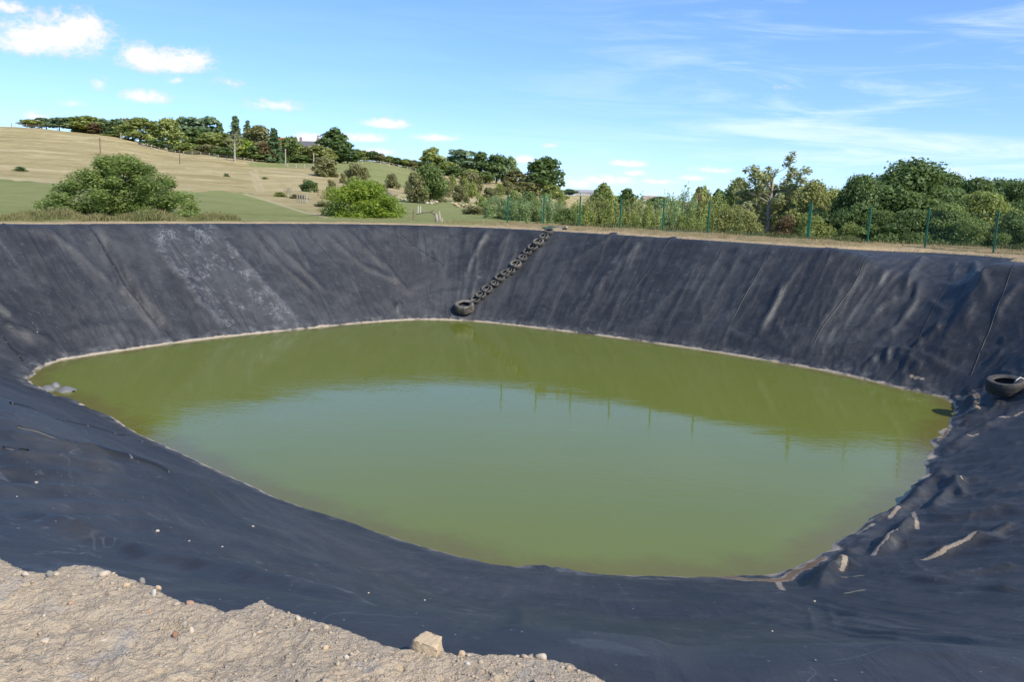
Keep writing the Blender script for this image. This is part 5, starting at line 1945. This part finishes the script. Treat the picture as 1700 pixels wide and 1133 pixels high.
# skyline hedge between the tallest dark tree and the pointed olive tree
for k, (px, top, lf) in enumerate(((592, 248, 'oak'), (604, 250, 'olive'), (617, 251, 'oak'), (631, 255, 'haw'), (645, 259, 'olive'), (659, 262, 'oak'), (673, 264, 'olive'), (687, 266, 'haw'), (700, 268, 'oak'))):
    plant('hedge_tree', 'round', px, top, 21, 345, lf, 'hedge tree on the skyline, %s right of the tallest dark tree' % ORDN[k], 'tree', 'trees of the skyline hedge', 1700, .048, 1 + k % 3, spin=k, sink=.3)

FIELD = [
    (590, 272, 32, 205, 'haw', 'dark brown hawthorn on the green slope right of the house'),
    (650, 289, 23, 185, 'haw', 'brown hawthorn on the green slope, right of the dark brown one', ),
    (551, 299, 20, 150, 'haw', 'small hawthorn left of the rail fence'),
    (512, 299, 26, 148, 'oak', 'dark hawthorn above the pale gate'),
    (465, 319, 22, 118, 'olive', 'low olive shrub left of the bare grey shrub'),
    (495, 323, 30, 114, 'haw', 'low brown shrub by the pale gate'),
    (632, 306, 20, 150, 'haw', 'small hawthorn behind the yellow green bush at its right'),
    (750, 291, 18, 200, 'olive', 'small olive shrub on the dry slope under the skyline pines'),
    (763, 308, 26, 150, 'haw', 'round brown hawthorn right of the big field tree'),
    (781, 285, 34, 230, 'haw', 'wide brown thicket on the dry slope under the skyline'),
    (783, 303, 22, 180, 'olive', 'low spreading olive shrub on the dry slope'),
    (815, 312, 34, 150, 'haw', 'brown hawthorn left of the first green fence post'),
    (788, 342, 36, 72, 'haw', 'brown bush on the bank left of the first green fence post'),
    (588, 295, 44, 120, 'olive', 'olive thicket behind the top of the yellow green bush'),
    (662, 343, 24, 66, 'brown', 'thin grey brown shrub right of the yellow green bush'),
    (536, 340, 26, 80, 'haw', 'dark shrub at the left of the yellow green bush'),
    (36, 277, 20, 140, 'oak', 'small round dark bush alone on the left of the dry hillside'),
    (377, 288, 11, 183, 'oak', 'smallest dark bush alone on the dry hillside left of the track'),
    (875, 318, 30, 130, 'oak', 'dark shrub behind the gap between the first two fence posts'),
    (931, 320, 16, 190, 'olive', 'small olive shrub on the far field right of the large rounded tree'),
    (690, 283, 26, 160, 'haw', 'grey brown half of the clump beside the big green field tree'),
]
FIELD[-1] = (690, 287, 34, 128, 'haw', 'grey brown shrub leaning against the big green field tree')
FIELD += [
    (612, 318, 16, 132, 'haw', 'tiny hawthorn just above the yellow green bush, right of its top'),
    (640, 322, 14, 126, 'olive', 'tiny olive shrub at the foot of the tumbled wall'),
    (731, 318, 18, 140, 'haw', 'small brown shrub at the right foot of the big field tree'),
    (745, 300, 14, 170, 'haw', 'tiny brown shrub on the dry slope right of the big field tree'),
    (800, 326, 22, 112, 'olive', 'olive shrub between the round hawthorn and the first fence post'),
    (838, 332, 28, 98, 'haw', 'brown shrub right behind the first fence post'),
    (853, 316, 22, 128, 'olive', 'olive shrub above the willow between the first two fence posts'),
    (772, 296, 14, 195, 'olive', 'tiny olive shrub below the flat topped pine'),
    (842, 300, 26, 240, 'haw', 'brown thicket under the low brownish skyline tree'),
    (828, 305, 18, 220, 'olive', 'olive shrub on the dry slope under the dark oval tree'),
    (676, 300, 12, 170, 'haw', 'tiny hawthorn left of the big field tree'),
    (570, 288, 14, 190, 'haw', 'tiny hawthorn left of the dark brown one on the green slope'),
    (440, 295, 9, 188, 'oak', 'tiny dark bush right of the vehicle track'),
    (607, 281, 12, 230, 'haw', 'tiny shrub right of the dark brown hawthorn on the green slope'),
]
for i, (px, top, w_, D, lf, lab) in enumerate(FIELD):
    plant('hawthorn' if lf == 'haw' else 'shrub', 'shrub', px, top, w_, D, lf, lab, 'shrub', None, 2600 if w_ > 20 else 1500, .042, 1 + i % 3, spin=i * 2.1, sink=.15)
plant('field_tree', 'round', 712, 274, 50, 130, 'green', 'big bright green tree standing in the middle field', 'tree', None, 8000, .024, 2, sink=.4)
plant('bare_shrub', 'bare', 478, 308, 24, 116, 'brown', 'bare grey shrub between the two low shrubs by the gate', 'shrub', None, 500, .012, 2, MAT_BARK_P)
# the two large bushes behind the left bank
plant('ash_bush', 'bigbush', 202, 261, 204, 40, 'ash', 'large dark green bush spreading behind the left bank', 'bush', None, 40000, .0105, 4, MAT_BARK_P, sink=.1, base=362)
plant('yellow_bush', 'shrub', 600, 302, 124, 52, 'bright', 'yellow green rounded bush behind the middle of the left bank', 'bush', None, 26000, .0135, 5, sink=.1, base=376)
plant('sapling', 'plume', 313, 335, 26, 41, 'yellow', 'pale straggly sapling at the right foot of the large dark bush', 'bush', None, 900, .03, 7, base=362)

# shrubs and trees behind the fence
BACK = [
    ('willow_shrub', 'plume', 822, 326, 40, 60, 'silver', 'grey green willow shrub left of the first fence post'),
    ('willow_shrub', 'plume', 863, 327, 52, 58, 'silver', 'wide grey green willow between the first two fence posts'),
    ('willow_shrub', 'plume', 910, 324, 40, 60, 'silver', 'grey green willow behind the second fence post'),
    ('shrub', 'shrub', 940, 345, 44, 57, 'green', 'low green shrub left of the third fence post'),
    ('willow_shrub', 'plume', 990, 328, 60, 62, 'yellow', 'yellowish willow between the third and fourth fence posts'),
    ('willow_shrub', 'plume', 1024, 337, 44, 60, 'olive', 'olive willow right behind the fourth fence post'),
    ('willow_shrub', 'plume', 1050, 333, 48, 62, 'yellow', 'yellowish willow right of the fourth fence post'),
    ('willow_shrub', 'plume', 1078, 337, 46, 58, 'olive', 'olive willow left of the fifth fence post'),
    ('willow_shrub', 'plume', 1109, 326, 44, 60, 'silver', 'grey green willow behind the fifth fence post'),
    ('willow_shrub', 'plume', 1138, 318, 50, 62, 'silver', 'tall grey green willow between the fifth and sixth fence posts'),
    ('willow_shrub', 'plume', 1160, 322, 40, 64, 'rust', 'reddish willow left of the sixth fence post'),
    ('willow_shrub', 'plume', 1150, 348, 44, 55, 'olive', 'low olive shrub left of the sixth fence post'),
    ('tree', 'round', 1165, 312, 50, 84, 'olive', 'olive tree rising behind the reddish willow'),
    ('willow_shrub', 'plume', 1192, 328, 50, 58, 'olive', 'olive willow right of the sixth fence post'),
    ('tree', 'round', 1195, 318, 52, 90, 'oak', 'dark tree behind the olive willow right of the sixth post'),
    ('shrub', 'shrub', 1215, 344, 56, 56, 'yellow', 'yellow green shrub left below the tall loose tree'),
    ('tree', 'round', 1222, 300, 62, 70, 'olive', 'olive tree left of the tall loose tree'),
    ('shrub', 'shrub', 1246, 352, 54, 54, 'yellow', 'yellow green shrub at the left foot of the tall loose tree'),
    ('tree', 'loose', 1278, 261, 104, 62, 'pale', 'tall loose tree with visible pale limbs, highest left of the oaks'),
    ('tree', 'loose', 1250, 284, 70, 66, 'pale', 'thin loose tree just left of the tall loose tree'),
    ('tree', 'round', 1300, 326, 60, 66, 'olive', 'olive tree behind the foot of the tall loose tree'),
    ('shrub', 'shrub', 1310, 360, 40, 54, 'rust', 'rust brown shrub right of the tall loose tree foot'),
    ('tree', 'round', 1352, 304, 72, 60, 'yellow', 'yellow green tree behind the thickest fence post'),
    ('shrub', 'shrub', 1352, 358, 56, 53, 'olive', 'olive shrub at the thickest fence post'),
    ('oak_tree', 'broad', 1428, 294, 92, 56, 'oak', 'dark oak right of the thickest fence post, leftmost of the oaks'),
    ('oak_tree', 'broad', 1516, 271, 150, 58, 'oak', 'tallest and widest dark oak behind the fence'),
    ('oak_tree', 'broad', 1622, 299, 96, 60, 'oak', 'dark oak right of the tallest oak'),
    ('oak_tree', 'broad', 1690, 304, 80, 62, 'oak', 'dark oak at the right edge of the photo'),
    ('tree', 'broad', 1632, 322, 110, 51, 'olive', 'olive spreading tree in front of the right oaks'),
    ('tree', 'broad', 1578, 342, 84, 49, 'green', 'low green tree behind the left of the meshed fence'),
    ('tree', 'broad', 1470, 352, 76, 51, 'green', 'low green tree in front of the tallest oak'),
    ('shrub', 'shrub', 1414, 372, 36, 51, 'olive', 'small olive shrub under the leftmost oak'),
    ('tree', 'broad', 1696, 352, 80, 48, 'green', 'low green tree behind the right end of the fence'),
    ('tree', 'round', 1385, 316, 60, 66, 'olive', 'olive tree between the yellow green tree and the leftmost oak'),
    ('tree', 'round', 1575, 318, 80, 68, 'oak', 'dark tree filling the gap behind the two tallest oaks'),
    ('oak_tree', 'broad', 1468, 295, 90, 63, 'oak', 'dark oak in the gap left of the tallest oak'),
    ('oak_tree', 'broad', 1572, 291, 90, 64, 'oak', 'dark oak shouldering the right side of the tallest oak'),
    ('oak_tree', 'broad', 1660, 302, 90, 66, 'oak', 'dark oak between the two rightmost oaks, farther back'),
    ('tree', 'broad', 1520, 350, 90, 50, 'oak', 'low dark tree right behind the eighth fence post'),
    ('willow_shrub', 'plume', 1064, 330, 40, 66, 'silver', 'grey green willow behind the two yellowish ones at the fifth post'),
    ('willow_shrub', 'plume', 1122, 330, 46, 66, 'olive', 'olive willow in the gap right of the fifth fence post'),
    ('willow_shrub', 'plume', 1178, 330, 44, 62, 'yellow', 'yellowish willow right behind the sixth fence post'),
    ('willow_shrub', 'plume', 965, 336, 46, 60, 'olive', 'olive willow right behind the third fence post'),
    ('willow_shrub', 'plume', 886, 330, 46, 62, 'olive', 'olive willow left of the second fence post'),
    ('tree', 'round', 1265, 318, 64, 72, 'olive', 'olive tree directly behind the tall loose tree'),
    ('tree', 'round', 1330, 312, 60, 68, 'yellow', 'yellow green tree between the tall loose tree and the thickest post'),
    ('tree', 'broad', 1800, 300, 130, 58, 'oak', 'dark oak just outside the right edge'),
    ('tree', 'round', 1000, 306, 42, 115, 'olive', 'round olive tree standing above the willows at the fourth post'),
    ('tree', 'round', 1041, 314, 32, 250, 'oak', 'small dark tree on the far field right of the round olive tree'),
    ('tree', 'round', 1096, 327, 44, 330, 'oak', 'distant dark trees behind the fifth fence post'),
    ('tree', 'round', 945, 314, 26, 520, 'pine', 'most distant grey green tree on the far skyline'),
]
BACK.pop([b[7] for b in BACK].index('dark oak just outside the right edge'))
for i, (nm, kd, px, top, w_, D, lf, lab) in enumerate(BACK):
    near = D < 75
    nn = {'plume': 9000, 'broad': 26000 if near else 2200, 'round': 15000 if near else 2500, 'shrub': 11000, 'loose': 6500}[kd]
    sz = {'plume': .015, 'broad': .0145, 'round': .017 if near else .045, 'shrub': .019, 'loose': .012}[kd]
    plant(nm, kd, px, top, w_ * (1.14 if kd in ('broad', 'round') and D < 75 else 1.0), D, lf, lab, 'shrub' if 'shrub' in nm else 'tree', 'trees and shrubs behind the green fence' if D < 100 else None, nn, sz, 11 + i % 2, MAT_BARK_P if kd == 'loose' else None, spin=i * 1.9, sink=.2)

# ------------------------------------------------------------------ far buildings, poles, hill fences
def house(px, base, D, w, depth, hwall, hroof, rz, roofcol, wallcol, label, chim=2, name='farmhouse', cat='house', nwin=3):
    p = aty(px, base, D)
    root = empty(name, p, label, cat)
    root.rotation_euler = (0, 0, rz)
    wm = plain_mat('house_wall', wallcol, .9, .12, 2)
    rm = plain_mat('house_roof', roofcol, .9, .15, 2)
    mb = MB()
    mb.box((0, 0, hwall / 2 - .5), (w, depth, hwall + 1))
    mb.add([(-w / 2 + .001, -depth / 2, hwall), (-w / 2 + .001, depth / 2, hwall), (-w / 2 + .001, 0, hwall + hroof), (w / 2 - .001, -depth / 2, hwall), (w / 2 - .001, depth / 2, hwall), (w / 2 - .001, 0, hwall + hroof)],
           [(0, 2, 1), (3, 4, 5), (0, 3, 5, 2), (1, 2, 5, 4)])
    add_obj('wall', mb.mesh('wall'), wm, root)
    mb = MB()
    t = .18
    for sgn in (-1, 1):
        e = sgn * (depth / 2 + .35)
        ez = hwall - .35 * hroof / (depth / 2)
        mb.add([(-w / 2 - .3, e, ez + .03), (w / 2 + .3, e, ez + .03), (w / 2 + .3, 0, hwall + hroof + .03), (-w / 2 - .3, 0, hwall + hroof + .03),
                (-w / 2 - .3, e, ez + t), (w / 2 + .3, e, ez + t), (w / 2 + .3, 0, hwall + hroof + t), (-w / 2 - .3, 0, hwall + hroof + t)],
               [(0, 1, 2, 3), (4, 5, 6, 7), (0, 1, 5, 4), (1, 2, 6, 5), (3, 0, 4, 7)])
    roof = add_obj('roof', mb.mesh('roof'), rm, root)
    cm = plain_mat('chimney_brick', (.36, .27, .22), .9, .15, 4)
    for k in range(chim):
        cxp = -w / 2 + .5 if k == 0 else (w / 2 - .5 if k == 1 else 0)
        mb = MB()
        mb.box((cxp, 0, hwall + hroof + .5), (.8, .7, 1.6))
        mb.box((cxp, 0, hwall + hroof + 1.37), (.95, .85, .14))
        mb.tube([(cxp, 0, hwall + hroof + 1.4), (cxp, 0, hwall + hroof + 1.8)], .16, 8)
        add_obj('chimney', mb.mesh('chimney'), cm, roof)
    gm = plain_mat('window_glass', (.05, .06, .07), .1, .1, 2)
    fm = plain_mat('window_frame', (.7, .7, .68), .5, .05, 2)
    for k in range(nwin):
        xw = -w / 2 + w * (k + .5) / nwin
        mb = MB()
        mb.box((xw, -depth / 2 - .02, hwall * .6), (1.1, .08, 1.3))
        wo = add_obj('window', mb.mesh('window'), fm, root)
        mb = MB()
        mb.box((xw, -depth / 2 - .055, hwall * .6), (.85, .03, 1.05))
        add_obj('pane', mb.mesh('pane'), gm, wo)
    return root


house(468, 262, 300, 6, 6, 4.3, 2.6, .4, (.42, .15, .07), (.40, .28, .2), 'red tiled house showing between the lone spruce and the green tree', 1, nwin=2)
house(514, 262, 318, 8.0, 7, 3.6, 2.3, -.2, (.13, .125, .125), (.55, .50, .44), 'grey roofed farmhouse with two chimneys behind the hill trees', 2)
house(1087, 340, 640, 20, 11, 4.0, 2.4, .1, (.30, .22, .17), (.62, .56, .48), 'low pale farm shed with brown roof on the far field', 0, 'farm_shed', 'shed', 3)
house(972, 326, 660, 16, 9, 3.0, 2.0, -.1, (.30, .30, .31), (.45, .42, .40), 'distant grey roofed barn on the far skyline', 0, 'barn', 'barn', 2)

MAT_POLE = plain_mat('pole_timber', (.20, .125, .085), .9, .2, 4)
MAT_POLE_P = plain_mat('pole_pale', (.42, .36, .28), .9, .2, 4)
for px, yt, yb, D, mt, lab in ((169, 229, 272, 215, MAT_POLE, 'brown power pole rising above the large dark bush'),
                               (299.5, 249, 276, 225, MAT_POLE, 'short brown power pole on the hillside right of the large bush'),
                               (204, 221, 240, 285, MAT_POLE_P, 'pale pole among the crest trees by the left olive dome'),
                               (391, 238, 272, 258, MAT_POLE_P, 'pale pole standing at the bare pale tree'),
                               (474.5, 247, 273, 270, MAT_POLE_P, 'pale pole right of the lone spruce'),
                               (521, 254, 272, 268, MAT_POLE_P, 'pale pole below the grey roofed house')):
    x = float(aty(px, 300, D)[0])
    zb = float(terrain_z(np.array([x]), np.array([D]))[0])
    zt_ = max(float(aty(px, yt, D)[2]), zb + 2)
    root = empty('power_pole', (x, D, zb), lab, 'pole', 'power poles on the hillside')
    mb = MB()
    mb.tube([(0, 0, -.3), (0, 0, (zt_ - zb))], [.17, .13], 8)
    add_obj('shaft', mb.mesh('shaft'), mt, root)
    mb = MB()
    mb.box((0, -.16, zt_ - zb - .35), (.7, .1, .12))
    add_obj('crossarm', mb.mesh('crossarm'), mt, root)

MAT_WOODG = plain_mat('grey_fence_wood', (.30, .26, .21), .9, .2, 6)


def stock_fence(pix, D, label, hgt=1.25, step=3.0, rails=2, mat=None, thick=.14):
    W_ = np.array([[float(aty(p[0], 300, d_)[0]), d_] for p, d_ in zip(pix, D)])
    L = np.concatenate([[0], np.cumsum(np.linalg.norm(np.diff(W_, axis=0), axis=1))])
    n = max(2, int(L[-1] / step))
    t = np.linspace(0, L[-1], n + 1)
    X, Y = np.interp(t, L, W_[:, 0]), np.interp(t, L, W_[:, 1])
    Z = terrain_z(X, Y)
    root = empty('stock_fence', (X[0], Y[0], Z[0]), label, 'fence')
    me0 = None
    for i in range(n + 1):
        if me0 is None:
            mb = MB()
            mb.tube([(0, 0, -.2), (0, 0, hgt)], [thick, thick * .9], 6)
            me0 = mb.mesh('post')
        o = add_obj('post', me0, mat or MAT_WOODG, root)
        o.location = (X[i] - X[0], Y[i] - Y[0], Z[i] - Z[0])
    for r_ in range(rails):
        mb = MB()
        mb.tube([(X[i] - X[0], Y[i] - Y[0] - .02, Z[i] - Z[0] + hgt * (.9 - .4 * r_)) for i in range(n + 1)], thick * .32, 4)
        add_obj('rail', mb.mesh('rail'), mat or MAT_WOODG, root)


stock_fence([(228, 0), (270, 0), (300, 0), (340, 0), (388, 0), (420, 0)], [275, 272, 270, 268, 266, 264], 'thin wooden stock fence running under the crest wood')
stock_fence([(478, 0), (520, 0)], [262, 258], 'short pale stock fence below the grey roofed house', 1.3, 2.5, 3, MAT_POLE_P)
stock_fence([(528, 0), (536, 0), (544, 0)], [132, 132, 132], 'dark rail fence left of the small hawthorn', 1.0, 1.4, 3, MAT_POLE, .09)
stock_fence([(493, 0), (501, 0), (509, 0)], [98, 97, 96], 'pale wooden gate below the low brown shrub', 1.0, .55, 3, MAT_POLE_P, .06)
stock_fence([(0, 0), (14, 0), (60, 0), (100, 0)], [292, 294, 296, 298], 'wire fence on the hill crest at the far left', 1.2, 4.0, 2)
stock_fence([(586, 0), (620, 0), (660, 0), (690, 0)], [318, 322, 326, 330], 'wooden fence posts in front of the skyline hedge', 1.3, 3.5, 1, MAT_POLE_P)


def stone_wall(pix, D, label, hgt, seed, col='grey', dens=1.6, tall=1):
    rng = np.random.default_rng(seed)
    W_ = np.array([[float(aty(p, 300, d_)[0]), d_] for p, d_ in zip(pix, D)])
    L = np.concatenate([[0], np.cumsum(np.linalg.norm(np.diff(W_, axis=0), axis=1))])
    n = int(L[-1] * dens * 1.8)
    t = rng.uniform(0, L[-1], n)
    X, Y = np.interp(t, L, W_[:, 0]) + rng.normal(size=n) * .25, np.interp(t, L, W_[:, 1]) + rng.normal(size=n) * .4
    Z = terrain_z(X, Y)
    vv, ff, nb = [], [], 0
    for i in range(n):
        s = rng.uniform(.13, .34)
        q = ICO1[0] * np.array([s, s * .8, s * .6]) * (1 + .2 * rng.normal(size=(len(ICO1[0]), 1))) + [X[i], Y[i], Z[i] + rng.uniform(0, hgt)]
        vv.append(q)
        ff.append(ICO1[1] + nb)
        nb += len(q)
    o = add_obj('stone_wall', mesh_arrays('stone_wall', np.concatenate(vv), np.concatenate(ff)), ROCK[col])
    tag(o, label, 'stone wall')


stone_wall([600, 625, 645, 660], [165, 158, 150, 144], 'tumbled grey stone wall across the middle field', .9, 3)
stone_wall([660, 690, 720], [140, 132, 126], 'low broken stone wall running to the big field tree', .4, 4, 'cream', 1.2)
stone_wall([755, 775, 795], [120, 114, 108], 'crumbling reddish wall right of the round brown hawthorn', .5, 6, 'buff', 2.0)
stone_wall([238, 248, 258], [277, 276, 275], 'short pale wall under the left olive dome', 1.2, 7, 'cream', 3)
stone_wall([640, 645, 654], [308, 308, 307], 'pale stone heap on the green slope by the skyline hedge', 1.2, 8, 'cream', 2.2)

# broken stump with splayed dead branch on the far bank
p = aty(728, 372, 47)
root = empty('dead_stump', (p[0], p[1], .0), 'pale splintered tree stump on the bank left of the far corner', 'stump')
mb = MB()
mb.tube([(-.08, 0, -.1), (-.1, 0, .25), (-.16, .0, .52)], [.13, .10, .02], 7)
mb.tube([(.07, 0, -.1), (.06, 0, .3), (.03, 0, .66)], [.10, .07, .015], 7)
mb.tube([(.16, 0, -.1), (.18, 0, .12), (.22, 0, .26)], [.08, .06, .02], 6)
add_obj('trunk', mb.mesh('trunk', True), MAT_BARK_P, root)
mb = MB()
mb.tube([(-.15, 0, .38), (-.45, .1, .55), (-.9, .15, .50), (-1.3, .2, .38)], [.04, .035, .03, .012], 5)
mb.tube([(-.45, .1, .55), (-.25, .1, .72)], [.03, .012], 5)
add_obj('branch', mb.mesh('branch', True), MAT_BARK, root)
p = aty(686, 372, 48)
mb = MB()
mb.tube([(p[0], p[1], -.1), (p[0] + .01, p[1], .36), (p[0] + .05, p[1], .66)], [.045, .04, .02], 6)
mb.tube([(p[0], p[1], .42), (p[0] - .04, p[1], .58)], [.03, .02], 5)
o = add_obj('dark_stake', mb.mesh('dark_stake'), MAT_POLE)
tag(o, 'short dark stake on the bank left of the splintered stump', 'stake')
for px, yt, lab in ((694, 343, 'thin white marker post in the field behind the splintered stump'), (698, 351, 'shorter thin white post right of the tallest marker post')):
    p = aty(px, 362, 70)
    zb = float(terrain_z(np.array([p[0]]), np.array([70.0]))[0])
    zt_ = float(aty(px, yt, 70)[2])
    mb = MB()
    mb.tube([(p[0], 70, zb - .1), (p[0], 70, max(zt_, zb + .6))], .03, 6)
    tag(add_obj('marker_post', mb.mesh('marker_post'), plain_mat('white_post', (.62, .6, .55), .7, .1, 4)), lab, 'post', 'white marker posts in the field')

# ------------------------------------------------------------------ grass on the bank
def grass(name, label, n, sampler, hmin, hmax, wd, cols, seed):
    rng = np.random.default_rng(seed)
    X, Y, Hs, OF = sampler(rng, n)
    Z = np.interp(np.zeros(len(X)), [0, 1], [0, 0]) + terrain_z(X, Y) * 0
    h = Hs * rng.uniform(hmin, hmax, len(X))
    an = rng.uniform(0, 2 * math.pi, len(X))
    ln = rng.normal(size=(len(X), 2)) * .25 * h[:, None]
    w = wd * rng.uniform(.6, 1.3, len(X))
    cx, sx = np.cos(an) * w, np.sin(an) * w
    z0 = .02 + bank_rise(X, Y, OF)
    V_ = np.stack([np.stack([X - cx, Y - sx, z0], 1), np.stack([X + cx, Y + sx, z0], 1),
                   np.stack([X + cx * .6 + ln[:, 0] * .4, Y + sx * .6 + ln[:, 1] * .4, z0 + h * .6], 1), np.stack([X + ln[:, 0], Y + ln[:, 1], z0 + h], 1)], 1).reshape(-1, 3)
    me = mesh_arrays(name, V_, np.arange(len(X) * 4).reshape(-1, 4))
    m, n_ = new_mat(name + '_blades')
    ri = n_.n.new('ShaderNodeNewGeometry').outputs['Random Per Island']
    nz = n_.noise(n_.geo('Position'), .5, 3, .6)
    f = n_.math('ADD', n_.math('MULTIPLY', ri, .5), n_.math('MULTIPLY', n_.sstep(nz, .3, .7), .5))
    n_.link(n_.mix(f, rgb(*cols[0]), rgb(*cols[1])), n_.b.inputs['Base Color'])
    n_.b.inputs['Roughness'].default_value = .8
    n_.b.inputs['Specular IOR Level'].default_value = .2
    return tag(add_obj(name, me, m), label, kind='stuff')


def crest_xy(rng, n, pxa, pxb, o0, o1):
    """points on the bank top outside the liner between two image columns"""
    X, Y = [], []
    pr_ = 850 + F_PX * GX[0] / np.maximum(GY[0] * math.cos(PITCH), .5)
    ok = np.where((pr_ > pxa) & (pr_ < pxb) & (GY[0] > 22))[0]
    j = rng.choice(ok, n)
    o = o0 + (o1 - o0) * rng.random(n)
    jit = rng.uniform(-.5, .5, n)
    a = phi[j] + jit * (2 * math.pi / NA)
    r = (edge_r + en)[j] + o
    return ctr[0] + np.cos(a) * r, ctr[1] + np.sin(a) * r, o


def tall_s(rng, n):
    x1, y1, o = crest_xy(rng, n, -200, 420, 1.1, 4.5)
    c = perlin(x1 * .7, y1 * .7, 61)
    k = c > -.25
    x1, y1, c = x1[k], y1[k], c[k]
    return x1, y1, np.clip(.5 + c * 1.0, .25, 1.3), o[k]


def dry_s(rng, n):
    x1, y1, o = crest_xy(rng, n, 740, 1900, .8, 6.5)
    c = perlin(x1 * 1.1, y1 * 1.1, 62)
    k = c > -.3
    return x1[k], y1[k], np.clip(.6 + c[k], .3, 1.3), o[k]


grass('tall_grass', 'tall straw and green grass along the left bank top', 30000, tall_s, .16, .42, .012, ((.10, .12, .035), (.26, .22, .10)), 3)
grass('dry_grass', 'short dry grass on the right bank top', 42000, dry_s, .03, .09, .014, ((.20, .16, .07), (.38, .29, .15)), 4)


def weed_s(rng, n):
    x1, y1, o = crest_xy(rng, n, 860, 1900, 3.3, 5.6)
    c = perlin(x1 * .9, y1 * .9, 65)
    k = c > -.05
    return x1[k], y1[k], np.clip(.5 + c[k] * 1.2, .3, 1.4), o[k]


grass('fence_weeds', 'rank green weeds along the foot of the green fence', 22000, weed_s, .08, .26, .016, ((.07, .095, .028), (.21, .20, .08)), 8)
